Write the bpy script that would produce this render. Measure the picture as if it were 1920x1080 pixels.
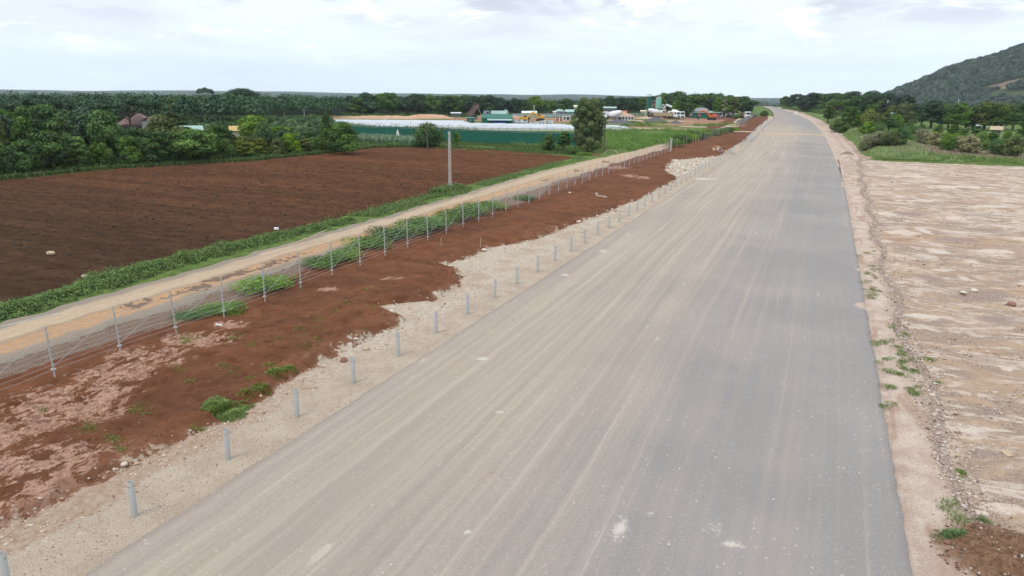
import bpy, bmesh, math, random
import numpy as np
from mathutils import Vector, Matrix
R = math.radians
for _o in list(bpy.data.objects): bpy.data.objects.remove(_o)
SC = bpy.context.scene
COL = SC.collection

# ------------------------------------------------------------------ camera
CAM_H, F_PX = 10.5, 1281.0
PITCH, AZ, ROLL = R(16.1604), R(23.8325), R(0.6016)
fwd = Vector((-math.sin(AZ)*math.cos(PITCH), math.cos(AZ)*math.cos(PITCH), -math.sin(PITCH)))
rt0 = Vector((math.cos(AZ), math.sin(AZ), 0)); up0 = rt0.cross(fwd)
rt = rt0*math.cos(ROLL) + up0*math.sin(ROLL); up = -rt0*math.sin(ROLL) + up0*math.cos(ROLL)
cam = bpy.data.cameras.new('camera'); cam.sensor_width = 36; cam.lens = F_PX/1920*36
cam.clip_start = 0.2; cam.clip_end = 30000
camo = bpy.data.objects.new('camera', cam); COL.objects.link(camo)
camo.matrix_world = Matrix(((rt.x, up.x, -fwd.x, 0), (rt.y, up.y, -fwd.y, 0), (rt.z, up.z, -fwd.z, CAM_H), (0, 0, 0, 1)))
SC.camera = camo

def at(px, py, z=0.0):
    """point of the ground plane z seen at a pixel of the 1920x1080 survey photo"""
    d = fwd*F_PX + rt*(px-960) - up*(py-540)
    t = (z-CAM_H)/d.z
    return d.x*t, d.y*t
def bearing(px, dist):
    """ground point at a horizontal distance in the direction of image column px (at the horizon)"""
    d = fwd*F_PX + rt*(px-960) + up*370
    n = math.hypot(d.x, d.y)
    return d.x/n*dist, d.y/n*dist

# ------------------------------------------------------------------ light
HAZE_D = 1.05e-4
SUN_EL, SUN_AZ = R(58), R(200)       # high, soft, from behind-left of the camera
SC.view_settings.view_transform = 'Standard'; SC.view_settings.look = 'None'
SC.view_settings.exposure = 0.33; SC.view_settings.gamma = 1.0; SC.view_settings.use_curve_mapping = False
W = bpy.data.worlds.new('World'); SC.world = W; W.use_nodes = True

class NT:
    """small node-tree helper"""
    def __init__(s, tree): s.t = tree; s.n = tree.nodes; s.l = tree.links
    def add(s, typ, **kw):
        nd = s.n.new(typ)
        for k, v in kw.items():
            if k in nd.inputs.keys():
                s.put(nd.inputs[k], v)
            else: setattr(nd, k, v)
        return nd
    def put(s, sock, v):
        if isinstance(v, bpy.types.NodeSocket): s.l.new(v, sock)
        elif isinstance(v, (tuple, list)) and len(v) == 3 and sock.type == 'RGBA': sock.default_value = (*v, 1)
        else: sock.default_value = v
    def math(s, op, a, b=0.0, c=None, clamp=False):
        nd = s.n.new('ShaderNodeMath'); nd.operation = op; nd.use_clamp = clamp
        s.put(nd.inputs[0], a); s.put(nd.inputs[1], b)
        if c is not None: s.put(nd.inputs[2], c)
        return nd.outputs[0]
    def vmath(s, op, a, b=(0, 0, 0)):
        nd = s.n.new('ShaderNodeVectorMath'); nd.operation = op
        s.put(nd.inputs[0], a)
        if op == 'SCALE': s.put(nd.inputs['Scale'], b)
        else: s.put(nd.inputs[1], b)
        return nd.outputs[0]
    def mix(s, f, a, b, mode='MIX'):
        nd = s.n.new('ShaderNodeMix'); nd.data_type = 'RGBA'; nd.blend_type = mode
        s.put(nd.inputs[0], f); s.put(nd.inputs[6], a); s.put(nd.inputs[7], b)
        return nd.outputs[2]
    def step(s, v, lo, hi, a=0.0, b=1.0, smooth=True):
        nd = s.n.new('ShaderNodeMapRange'); nd.interpolation_type = 'SMOOTHSTEP' if smooth else 'LINEAR'
        for i, q in enumerate((v, lo, hi, a, b)): s.put(nd.inputs[i], q)
        return nd.outputs[0]
    def noise(s, vec, scale, detail=4, rough=.55, out=0, dist=0.0):
        nd = s.n.new('ShaderNodeTexNoise'); s.put(nd.inputs['Vector'], vec)
        nd.inputs['Scale'].default_value = scale; nd.inputs['Detail'].default_value = detail
        nd.inputs['Roughness'].default_value = rough; nd.inputs['Distortion'].default_value = dist
        return nd.outputs[out]
    def voro(s, vec, scale, feature='F1', out=0, rnd=1.0):
        nd = s.n.new('ShaderNodeTexVoronoi'); nd.feature = feature; s.put(nd.inputs['Vector'], vec)
        nd.inputs['Scale'].default_value = scale; nd.inputs['Randomness'].default_value = rnd
        return nd.outputs[out]
    def attr(s, name, out=2):
        nd = s.n.new('ShaderNodeAttribute'); nd.attribute_name = name; return nd.outputs[out]
    def pos(s): return s.n.new('ShaderNodeNewGeometry').outputs['Position']
    def scaled(s, vec, sx, sy, sz=1.0, rot=0.0):
        nd = s.n.new('ShaderNodeMapping'); s.put(nd.inputs[0], vec)
        nd.inputs['Rotation'].default_value = (0, 0, rot); nd.inputs['Scale'].default_value = (sx, sy, sz)
        return nd.outputs[0]

nt = NT(W.node_tree); W.node_tree.nodes.clear()
sky = nt.add('ShaderNodeTexSky'); sky.sky_type = 'NISHITA'; sky.sun_disc = False
sky.sun_elevation = SUN_EL; sky.sun_rotation = SUN_AZ; sky.altitude = 700; sky.dust_density = 2.0
tc = nt.add('ShaderNodeTexCoord').outputs['Generated']
sep = nt.add('ShaderNodeSeparateXYZ', Vector=tc)
zz = nt.math('MAXIMUM', sep.outputs[2], 0.0)
den = nt.math('ADD', zz, 0.13)
cx = nt.math('DIVIDE', sep.outputs[0], den); cy = nt.math('DIVIDE', sep.outputs[1], den)
cv = nt.add('ShaderNodeCombineXYZ', X=cx, Y=cy).outputs[0]
n1 = nt.noise(cv, .62, 9, .56, dist=.25)
n2 = nt.noise(nt.vmath('ADD', cv, (13.1, 4.2, 3.3)), 1.55, 9, .6, dist=.3)
n3 = nt.noise(nt.scaled(tc, 1, 1, 3.4), 7.5, 8, .6, dist=.4)
white = (11.6, 11.8, 12.0); pale = (7.6, 8.1, 9.1); grey = (5.2, 5.5, 6.4)
n4 = nt.noise(nt.vmath('ADD', cv, (3.1, 8.2, 1.3)), .33, 4, .5)
c = nt.mix(nt.step(n1, .44, .60), (8.6, 9.5, 10.1), pale)
c = nt.mix(nt.math('MULTIPLY', nt.math('MULTIPLY', nt.step(n2, .50, .64), .85), nt.step(sep.outputs[2], .05, .13)), c, grey)
c = nt.mix(nt.math('MULTIPLY', nt.step(n3, .55, .68), .85), c, white)
c = nt.mix(nt.math('MULTIPLY', nt.step(n4, .50, .64), .5), c, (9.2, 10.4, 10.7))
hz = nt.step(zz, 0.0, .10, 1.0, 0.0)
c = nt.mix(nt.math('MULTIPLY', hz, .8), c, (8.6, 9.9, 11.4))
c = nt.mix(.93, sky.outputs[0], c)
zen = nt.step(zz, .25, .9, 1.0, 1.3)
c = nt.mix(1.0, c, nt.add('ShaderNodeCombineXYZ', X=zen, Y=zen, Z=zen).outputs[0], 'MULTIPLY')
bg = nt.add('ShaderNodeBackground', Color=c, Strength=0.1)
wo = nt.add('ShaderNodeOutputWorld', Surface=bg.outputs[0])

sun = bpy.data.lights.new('sun', 'SUN'); sun.energy = 1.1; sun.angle = R(14); sun.color = (1, .96, .9)
suno = bpy.data.objects.new('sun', sun); COL.objects.link(suno)
sd = Vector((math.sin(SUN_AZ)*math.cos(SUN_EL), math.cos(SUN_AZ)*math.cos(SUN_EL), math.sin(SUN_EL)))
suno.rotation_euler = sd.to_track_quat('Z', 'Y').to_euler()

# ------------------------------------------------------------------ numeric noise
def _h(ix, iy, seed):
    h = (ix.astype(np.int64)*374761393 + iy.astype(np.int64)*668265263 + seed*974634777) & 0xffffffff
    h = ((h ^ (h >> 13))*1274126177) & 0xffffffff
    return ((h ^ (h >> 16)) & 0xffff)/65535.0
def vn(x, y, seed=0):
    x = np.asarray(x, float); y = np.asarray(y, float)
    xi, yi = np.floor(x), np.floor(y); fx, fy = x-xi, y-yi
    fx = fx*fx*(3-2*fx); fy = fy*fy*(3-2*fy)
    a, b, c_, d = _h(xi, yi, seed), _h(xi+1, yi, seed), _h(xi, yi+1, seed), _h(xi+1, yi+1, seed)
    return (a*(1-fx)+b*fx)*(1-fy) + (c_*(1-fx)+d*fx)*fy
def fbm(x, y, o=4, seed=0, g=.5):
    s = 0; a = 1; t = 0
    for i in range(o):
        s = s + a*vn(x*2**i+17.3*i, y*2**i-9.1*i, seed+i*7); t += a; a *= g
    return s/t
def ss(v, a, b):
    t = np.clip((v-a)/(b-a), 0, 1); return t*t*(3-2*t)

# ------------------------------------------------------------------ road line and terrain
RY = [-60, 105, 116, 144, 168, 189, 230, 242, 308, 317, 395, 426, 533, 600, 700, 1000]
RLX = np.interp(np.arange(0, 1001), [0, 128, 168, 200, 230, 308, 360, 426, 510, 595, 700, 1000], [-13.9, -13.9, -14.2, -15.4, -16.9, -19.5, -22.5, -27.5, -35.5, -46, -62, -125])
RRX = np.interp(np.arange(0, 1001), [0, 101, 116, 144, 189, 242, 317, 395, 440, 533, 600, 700, 1000], [3.1, 3.1, 2.6, 2.1, .8, -1.6, -6.2, -14.0, -19, -30, -39.5, -54, -116])
def _sm(a, k=41):
    p = np.pad(a, k//2, mode='edge'); return np.convolve(p, np.ones(k)/k, 'valid')
RLX, RRX = _sm(RLX), _sm(RRX)
def road_l(y): return np.interp(y, np.arange(1001), RLX)
def road_r(y): return np.interp(y, np.arange(1001), RRX)
def zg(x, y):
    x = np.asarray(x, float); y = np.asarray(y, float)
    r = np.hypot(x, y)
    fall = -42*(1-np.exp(-np.maximum(0, r-270)/1500.))
    mid = (road_l(y)+road_r(y))/2
    side = ss(np.abs(x-mid), 30, 160)
    hold = np.where(y > 0, (1-side)*(1-ss(y, 590, 900)), 0)
    z = fall*(1-hold)
    z = z + ss(r, 400, 1500)*7*(fbm(x/420., y/420., 3, 5)-.5)
    # distant pale ridges
    az = np.degrees(np.arctan2(x, y))
    z = z + ss(r, 3900, 5000)*20*(.35+fbm(az/6.+3, r*0+.5, 3, 9))
    return z

# ------------------------------------------------------------------ mesh helpers
def mesh_np(name, V, F, attrs=None, smooth=False):
    V = np.asarray(V, np.float32); F = np.asarray(F, np.int32)
    me = bpy.data.meshes.new(name)
    me.vertices.add(len(V)); me.vertices.foreach_set('co', V.ravel())
    k = F.shape[1]
    me.loops.add(F.size); me.loops.foreach_set('vertex_index', F.ravel())
    me.polygons.add(len(F)); me.polygons.foreach_set('loop_start', np.arange(0, F.size, k, dtype=np.int32))
    if smooth: me.polygons.foreach_set('use_smooth', np.ones(len(F), bool))
    me.update(calc_edges=True)
    for n, a in (attrs or {}).items():
        at_ = me.attributes.new(n, 'FLOAT', 'POINT'); at_.data.foreach_set('value', np.asarray(a, np.float32).ravel())
    return me
def grid(name, xs, ys, zf, attrs=None, smooth=True, xf=None):
    X, Y = np.meshgrid(xs, ys)
    if xf is not None: X = xf(X, Y)
    Z = zf(X, Y)
    V = np.stack([X, Y, Z], -1).reshape(-1, 3)
    nx, ny = len(xs), len(ys)
    i = (np.arange(ny-1)[:, None]*nx + np.arange(nx-1)[None, :]).ravel()
    F = np.stack([i, i+1, i+nx+1, i+nx], -1)
    at_ = {k: f(X, Y) for k, f in (attrs or {}).items()}
    return mesh_np(name, V, F, at_, smooth)
def link(name, me, mat=None, parent=None, loc=None, rz=0.0):
    o = bpy.data.objects.new(name, me)
    COL.objects.link(o)
    if mat is not None and me is not None and not me.materials: me.materials.append(mat)
    if parent is not None: o.parent = parent
    if loc is not None: o.location = loc
    if rz: o.rotation_euler = (0, 0, rz)
    return o
def tag(o, label=None, cat=None, group=None, kind=None):
    if label: o['label'] = label
    if cat: o['category'] = cat
    if group: o['group'] = group
    if kind: o['kind'] = kind
    return o
def empty(name, label, cat, loc=(0, 0, 0), rz=0.0, group=None):
    o = bpy.data.objects.new(name, None); COL.objects.link(o)
    o.empty_display_size = .3; o.location = loc; o.rotation_euler = (0, 0, rz)
    return tag(o, label, cat, group)
KIDS = {}
def copy_tree(o, parent=None):
    c_ = o.copy(); COL.objects.link(c_)
    if parent is not None: c_.parent = parent
    for ch in list(o.children): copy_tree(ch, c_)
    return c_
ONES = 'zeroth first second third fourth fifth sixth seventh eighth ninth tenth eleventh twelfth thirteenth fourteenth fifteenth sixteenth seventeenth eighteenth nineteenth'.split()
TENS = {2: 'twent', 3: 'thirt', 4: 'fort', 5: 'fift', 6: 'sixt', 7: 'sevent', 8: 'eight', 9: 'ninet'}
def nth(n):
    if n < 20: return ONES[n]
    if n >= 100: return 'hundred-and-' + nth(n-100) if n > 100 else 'hundredth'
    t, u = divmod(n, 10)
    return TENS[t]+'ieth' if u == 0 else TENS[t]+'y-'+ONES[u]

class MB:
    """collects simple shapes into one mesh"""
    def __init__(s): s.v = []; s.f = []
    def quad(s, pts):
        b = len(s.v); s.v += [tuple(p) for p in pts]; s.f.append(tuple(range(b, b+len(pts)))); return s
    def box(s, x0, x1, y0, y1, z0, z1, top=None):
        """top=(dx0,dx1,dy0,dy1): insets of the upper face"""
        a, b_, c_, d = top or (0, 0, 0, 0)
        b = len(s.v)
        s.v += [(x0, y0, z0), (x1, y0, z0), (x1, y1, z0), (x0, y1, z0), (x0+a, y0+c_, z1), (x1-b_, y0+c_, z1), (x1-b_, y1-d, z1), (x0+a, y1-d, z1)]
        s.f += [(b, b+3, b+2, b+1), (b+4, b+5, b+6, b+7), (b, b+1, b+5, b+4), (b+1, b+2, b+6, b+5), (b+2, b+3, b+7, b+6), (b+3, b, b+4, b+7)]
        return s
    def tube(s, pts, rad, n=8, caps=True):
        pts = [Vector(p) for p in pts]
        rad = rad if isinstance(rad, (list, tuple)) else [rad]*len(pts)
        rings = []
        for i, p in enumerate(pts):
            d = (pts[min(i+1, len(pts)-1)]-pts[max(i-1, 0)])
            d = d.normalized() if d.length > 1e-9 else Vector((0, 0, 1))
            a = d.cross(Vector((0, 0, 1)) if abs(d.z) < .9 else Vector((1, 0, 0))).normalized(); b = d.cross(a)
            base = len(s.v)
            for k in range(n):
                t = 2*math.pi*k/n
                s.v.append(tuple(p + (a*math.cos(t)+b*math.sin(t))*rad[i]))
            rings.append(base)
        for i in range(len(rings)-1):
            for k in range(n):
                k2 = (k+1) % n
                s.f.append((rings[i]+k, rings[i]+k2, rings[i+1]+k2, rings[i+1]+k))
        if caps:
            s.f.append(tuple(rings[0]+k for k in range(n))[::-1]); s.f.append(tuple(rings[-1]+k for k in range(n)))
        return s
    def prism(s, prof, y0, y1):
        """profile in x,z extruded along y"""
        b = len(s.v); n = len(prof)
        s.v += [(p[0], y0, p[1]) for p in prof] + [(p[0], y1, p[1]) for p in prof]
        s.f.append(tuple(range(b, b+n))); s.f.append(tuple(range(b+2*n-1, b+n-1, -1)))
        for i in range(n):
            j = (i+1) % n; s.f.append((b+j, b+i, b+n+i, b+n+j))
        return s
    def sheet(s, poly, thick):
        """polygon in space given thickness downward"""
        n = len(poly); b = len(s.v)
        s.v += [tuple(p) for p in poly] + [(p[0], p[1], p[2]-thick) for p in poly]
        s.f.append(tuple(range(b, b+n))); s.f.append(tuple(range(b+2*n-1, b+n-1, -1)))
        for i in range(n):
            j = (i+1) % n; s.f.append((b+i, b+j, b+n+j, b+n+i))
        return s
    def build(s, name, mat, parent=None, loc=None, rz=0.0, bevel=0.0, smooth=False):
        me = bpy.data.meshes.new(name); me.from_pydata(s.v, [], s.f)
        bm = bmesh.new(); bm.from_mesh(me); bmesh.ops.recalc_face_normals(bm, faces=bm.faces)
        if bevel: bmesh.ops.bevel(bm, geom=list(bm.edges), offset=bevel, segments=1, affect='EDGES', clamp_overlap=True)
        bm.to_mesh(me); bm.free()
        if smooth:
            me.polygons.foreach_set('use_smooth', np.ones(len(me.polygons), bool)); me.update()
        return link(name, me, mat, parent, loc, rz)

# ------------------------------------------------------------------ materials
MATS = {}
def principled(name):
    m = bpy.data.materials.new(name); m.use_nodes = True
    t = NT(m.node_tree); p = m.node_tree.nodes['Principled BSDF']
    p.inputs['Specular IOR Level'].default_value = .25
    return m, t, p
def srgb(r, g, b):
    f = lambda c_: (c_/255/12.92) if c_/255 <= .04045 else ((c_/255+.055)/1.055)**2.4
    return (f(r), f(g), f(b))
def simple(name, col, rough=.7, metal=0.0, dirt=.25, dirtcol=(.25, .16, .10), scale=1.2, bump=0.0):
    if name in MATS: return MATS[name]
    m, t, p = principled(name)
    po = t.add('ShaderNodeTexCoord').outputs['Object']
    n = t.noise(po, scale, 5, .6); n2_ = t.noise(po, scale*9, 3, .6)
    c_ = t.mix(t.math('MULTIPLY', t.step(n, .45, .75), dirt), col, dirtcol)
    c_ = t.mix(t.math('MULTIPLY', n2_, .25), c_, tuple(v*.6 for v in col))
    t.put(p.inputs['Base Color'], c_); p.inputs['Roughness'].default_value = rough; p.inputs['Metallic'].default_value = metal
    if bump:
        b = t.add('ShaderNodeBump', Height=n2_, Strength=bump, Distance=.02); t.put(p.inputs['Normal'], b.outputs[0])
    MATS[name] = m; return m
def leafmat(name, dark, light, third=None, trans=.22):
    if name in MATS: return MATS[name]
    m = bpy.data.materials.new(name); m.use_nodes = True; m.node_tree.nodes.clear()
    t = NT(m.node_tree)
    tint = t.attr('tint'); rnd = t.add('ShaderNodeObjectInfo').outputs['Random']
    c_ = t.mix(t.step(tint, .15, .95), dark, light)
    if third: c_ = t.mix(t.step(tint, .86, .97), c_, third)
    hv = t.add('ShaderNodeHueSaturation', Color=c_, Saturation=t.math('ADD', t.math('MULTIPLY', rnd, .3), .8),
               Value=t.math('ADD', t.math('MULTIPLY', rnd, .3), .9), Hue=t.math('ADD', t.math('MULTIPLY', rnd, -.03), .515))
    d = t.add('ShaderNodeBsdfDiffuse', Color=hv.outputs[0]); tr = t.add('ShaderNodeBsdfTranslucent', Color=hv.outputs[0])
    gl = t.add('ShaderNodeBsdfGlossy', Roughness=.45); gl.inputs[0].default_value = (.9, .95, .9, 1)
    mx = t.add('ShaderNodeMixShader', Fac=trans); t.l.new(d.outputs[0], mx.inputs[1]); t.l.new(tr.outputs[0], mx.inputs[2])
    mg = t.add('ShaderNodeMixShader', Fac=.025); t.l.new(mx.outputs[0], mg.inputs[1]); t.l.new(gl.outputs[0], mg.inputs[2])
    t.add('ShaderNodeOutputMaterial', Surface=mg.outputs[0])
    MATS[name] = m; return m

def shade(t, c_, k):
    return t.mix(1.0, c_, k, 'MULTIPLY')
def detail_bump(t, p, h, strength, dist=.03):
    b = t.add('ShaderNodeBump', Height=h, Strength=strength, Distance=dist); t.put(p.inputs['Normal'], b.outputs[0])

# asphalt under dust
def mat_road():
    m, t, p = principled('asphalt under dust')
    P = t.pos(); s = t.add('ShaderNodeSeparateXYZ', Vector=P)
    u = t.attr('across'); v = s.outputs[1]           # u: 0 left edge .. 1 right edge
    uv = t.add('ShaderNodeCombineXYZ', X=t.math('MULTIPLY', u, 17.0), Y=v).outputs[0]
    wv = t.noise(t.scaled(uv, .05, .012), 1, 2, .5)
    uw = t.add('ShaderNodeCombineXYZ', X=t.math('ADD', t.math('MULTIPLY', u, 17.0), t.math('MULTIPLY', wv, 3.0)), Y=v).outputs[0]
    lane = t.noise(t.scaled(uw, .55, .010), 1, 4, .6)
    fine = t.noise(t.scaled(uw, 3.2, .035), 1, 5, .65)
    hair = t.noise(t.scaled(uw, 14., .12), 1, 4, .6)
    cloud = t.noise(P, .12, 5, .6)
    grain = t.noise(P, 34, 3, .7); grain2 = t.noise(P, 9, 4, .7)
    base = t.mix(t.step(cloud, .35, .7), (.248, .237, .235), (.288, .272, .266))
    sand = t.mix(t.step(fine, .3, .75), (.345, .285, .232), (.44, .378, .318))
    base = t.mix(t.step(u, .0, .75, .55, 0.0), base, (.295, .25, .218))
    far = t.step(v, 45, 130)
    # dust: heavy on the left half, thin to the right; it swells towards the junction
    left = t.step(u, .22, .86, .80, .02)
    edge = t.step(u, .0, .12, -.28, 0.0)
    d = t.math('ADD', t.math('ADD', left, edge), t.math('MULTIPLY', t.math('SUBTRACT', lane, .5), 1.1))
    d = t.math('ADD', d, t.math('MULTIPLY', t.math('SUBTRACT', fine, .5), .95))
    d = t.math('ADD', d, t.math('MULTIPLY', t.math('SUBTRACT', hair, .5), .30))
    d = t.math('ADD', d, t.math('MULTIPLY', t.math('SUBTRACT', cloud, .5), .75))
    d = t.math('ADD', d, t.math('MULTIPLY', t.math('MULTIPLY', far, t.step(u, .45, .8, 1.0, 0.0)), .22))
    jn = t.math('MULTIPLY', t.step(v, 150, 196), t.step(v, 205, 260, 1.0, 0.0))
    d = t.math('ADD', d, t.math('MULTIPLY', jn, .38))
    d = t.math('MULTIPLY', t.math('MAXIMUM', d, 0.0), t.step(v, 215, 300, 1.0, .35), clamp=True)
    c_ = t.mix(t.math('MULTIPLY', d, .92), base, sand)
    # pale scuff lines between wheel paths
    sc = t.math('MULTIPLY', t.step(fine, .60, .74), t.step(hair, .42, .62))
    c_ = t.mix(t.math('MULTIPLY', sc, .5), c_, (.50, .46, .41))
    # crossing haul track
    wob = t.math('MULTIPLY', t.math('SUBTRACT', t.noise(P, .25, 4), .5), 7.0)
    yy = t.math('ADD', t.math('SUBTRACT', v, 200), t.math('ADD', wob, t.math('MULTIPLY', s.outputs[0], -.10)))
    cr = t.step(t.math('ABSOLUTE', yy), 1.2, 3.6, 1.0, 0.0)
    c_ = t.mix(t.math('MULTIPLY', cr, .9), c_, (.50, .35, .235))
    # spilt stones and lime splashes
    vd = t.voro(P, 2.3); vn_ = t.voro(P, 2.3, out=1)
    sepc = t.add('ShaderNodeSeparateColor', Color=vn_)
    rad = t.math('MULTIPLY', t.math('SUBTRACT', sepc.outputs[0], .55), .20)
    sp = t.math('MULTIPLY', t.math('LESS_THAN', vd, rad), t.step(u, .1, .25))
    c_ = t.mix(t.math('MULTIPLY', sp, .75), c_, (.55, .52, .48))
    vd2 = t.voro(P, 8.0); s2 = t.add('ShaderNodeSeparateColor', Color=t.voro(P, 8.0, out=1))
    sp2 = t.math('LESS_THAN', vd2, t.math('MULTIPLY', t.math('SUBTRACT', s2.outputs[0], .76), 1.4))
    c_ = t.mix(t.math('MULTIPLY', t.math('MULTIPLY', sp2, t.step(cloud, .4, .6, .35, 1.0)), .7), c_, (.50, .47, .44))
    sp3 = t.math('LESS_THAN', t.voro(t.vmath('ADD', P, (3.3, 1.7, 0)), 6.0), t.math('MULTIPLY', t.math('SUBTRACT', s2.outputs[1], .9), .8))
    c_ = t.mix(t.math('MULTIPLY', sp3, .5), c_, (.07, .065, .06))
    Pv = t.scaled(t.vmath('ADD', P, (1.3, 5.1, 0)), 1.0, .30, 1, R(6)); vs = t.voro(Pv, 1.15); s4 = t.add('ShaderNodeSeparateColor', Color=t.voro(Pv, 1.15, out=1))
    sc2 = t.step(t.math('ADD', t.math('SUBTRACT', t.math('MULTIPLY', t.math('SUBTRACT', s4.outputs[0], .68), .55), vs), t.math('MULTIPLY', t.math('SUBTRACT', grain2, .5), .28)), -.01, .05)
    c_ = t.mix(t.math('MULTIPLY', t.math('MULTIPLY', sc2, t.step(grain, .38, .58)), .75), c_, (.54, .50, .45))
    # splashes and sand tongues painted on as attributes
    nn = t.math('MULTIPLY', t.math('SUBTRACT', grain2, .5), 1.3)
    c_ = t.mix(t.math('MULTIPLY', t.step(t.math('ADD', t.attr('white'), nn), .35, .8), .8), c_, (.56, .53, .48))
    c_ = t.mix(t.math('MULTIPLY', t.step(t.math('ADD', t.attr('sandy'), t.math('MULTIPLY', nn, .5)), .4, .62), .9), c_, (.47, .385, .315))
    c_ = t.mix(t.math('MULTIPLY', t.step(t.math('ADD', t.attr('rust'), nn), .4, .9), .7), c_, (.27, .15, .095))
    # grain
    c_ = t.mix(t.step(grain, .3, .65, .0, .5), c_, t.mix(1.0, c_, (.62, .62, .62), 'MULTIPLY'))
    c_ = t.mix(t.math('MULTIPLY', t.step(t.noise(P, 16, 4, .75), .52, .75), .38), c_, (.5, .47, .44))
    t.put(p.inputs['Base Color'], shade(t, c_, (1.05, 1.0, .955))); p.inputs['Roughness'].default_value = .92
    detail_bump(t, p, grain, .35, .01)
    return m

def soil_detail(t, P):
    return t.noise(P, .9, 5, .6), t.noise(P, 5, 5, .65), t.noise(P, 24, 4, .7)

def mat_verge():
    """red fill, pale washed silt, tan gravel shoulder, chosen by boundaries stored on the surface"""
    m, t, p = principled('red fill and pale silt')
    P = t.pos(); a, b, g = soil_detail(t, P)
    big = t.noise(P, .22, 4, .6)
    st = t.noise(t.scaled(P, 1.6, .7, 1, R(10)), 1.3, 8, .72, dist=.8)
    red = t.mix(t.step(a, .3, .7), (.150, .058, .028), (.225, .092, .046))
    red = t.mix(t.step(big, .45, .62, 0.0, .6), red, (.125, .055, .031))
    red = t.mix(t.math('MULTIPLY', t.step(b, .5, .72), .55), red, (.085, .036, .020))
    red = t.mix(t.math('MULTIPLY', t.step(g, .58, .72), .35), red, (.28, .13, .085))
    pink = t.mix(t.step(b, .3, .7), (.30, .155, .105), (.52, .33, .25))
    pink = t.mix(t.math('MULTIPLY', t.step(st, .55, .62), .7), pink, (.13, .052, .036))
    silt = t.mix(t.step(b, .35, .7), (.46, .375, .295), (.61, .54, .46))
    silt = t.mix(t.step(t.noise(P, .5, 5, .65), .48, .62, 0.0, .7), silt, (.43, .32, .235))
    silt = t.mix(t.math('MULTIPLY', t.step(st, .54, .70), .55), silt, (.40, .30, .20))
    yv = t.add('ShaderNodeSeparateXYZ', Vector=P).outputs[1]
    nsilt = t.mix(t.step(b, .3, .7), (.36, .245, .175), (.50, .385, .30))
    silt = t.mix(t.step(t.math('ADD', yv, t.math('MULTIPLY', a, 8.0)), 17, 27, 1.0, 0.0), silt, nsilt)
    shoulder = t.mix(t.step(a, .35, .65), (.45, .36, .285), (.53, .445, .36))
    shoulder = t.mix(t.math('MULTIPLY', t.step(g, .52, .66), .65), shoulder, (.30, .215, .145))
    shoulder = t.mix(t.math('MULTIPLY', t.step(t.noise(P, 31, 3, .7), .6, .7), .7), shoulder, (.66, .60, .53))
    nz = t.math('ADD', t.math('MULTIPLY', t.math('SUBTRACT', a, .5), 1.5), t.math('MULTIPLY', t.math('SUBTRACT', b, .5), 1.3))
    # pink crust
    pk = t.math('ADD', t.math('MINIMUM', t.attr('pink'), .62), t.math('ADD', t.math('MULTIPLY', t.math('SUBTRACT', st, .5), 3.2), t.math('MULTIPLY', nz, .55)))
    c_ = t.mix(t.step(pk, .42, .60), red, pink)
    # brown gravelly bank beside the track
    bk = t.math('ADD', t.attr('bank'), t.math('MULTIPLY', nz, .6))
    bank = t.mix(t.step(g, .4, .7), (.17, .105, .075), (.34, .27, .22))
    c_ = t.mix(t.step(bk, .3, .7), c_, bank)
    sl = t.math('ADD', t.attr('silt'), t.math('ADD', nz, t.math('MULTIPLY', t.math('SUBTRACT', t.noise(P, .35, 4, .6), .57), 2.6)))
    c_ = t.mix(t.step(sl, -.75, .0, 0.0, .6), c_, (.26, .13, .085))
    c_ = t.mix(t.step(sl, -.10, .14), c_, silt)
    sh = t.math('ADD', t.attr('shoulder'), t.math('MULTIPLY', nz, .45))
    c_ = t.mix(t.step(sh, -.12, .16), c_, shoulder)
    # pebbles
    vd = t.voro(P, 5.5); s2 = t.add('ShaderNodeSeparateColor', Color=t.voro(P, 5.5, out=1))
    peb = t.math('LESS_THAN', vd, t.math('MULTIPLY', t.math('SUBTRACT', s2.outputs[0], t.step(t.attr('silt'), -1.5, .3, .93, .62)), .9))
    c_ = t.mix(t.math('MULTIPLY', peb, .8), c_, t.mix(s2.outputs[1], (.60, .55, .48), (.30, .17, .10)))
    t.put(p.inputs['Base Color'], shade(t, c_, (.82, .80, .78))); p.inputs['Roughness'].default_value = .95; p.inputs['Specular IOR Level'].default_value = .1
    h = t.math('ADD', t.math('MULTIPLY', b, .8), t.math('MULTIPLY', g, .45)); detail_bump(t, p, h, .9, .07)
    return m

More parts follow.
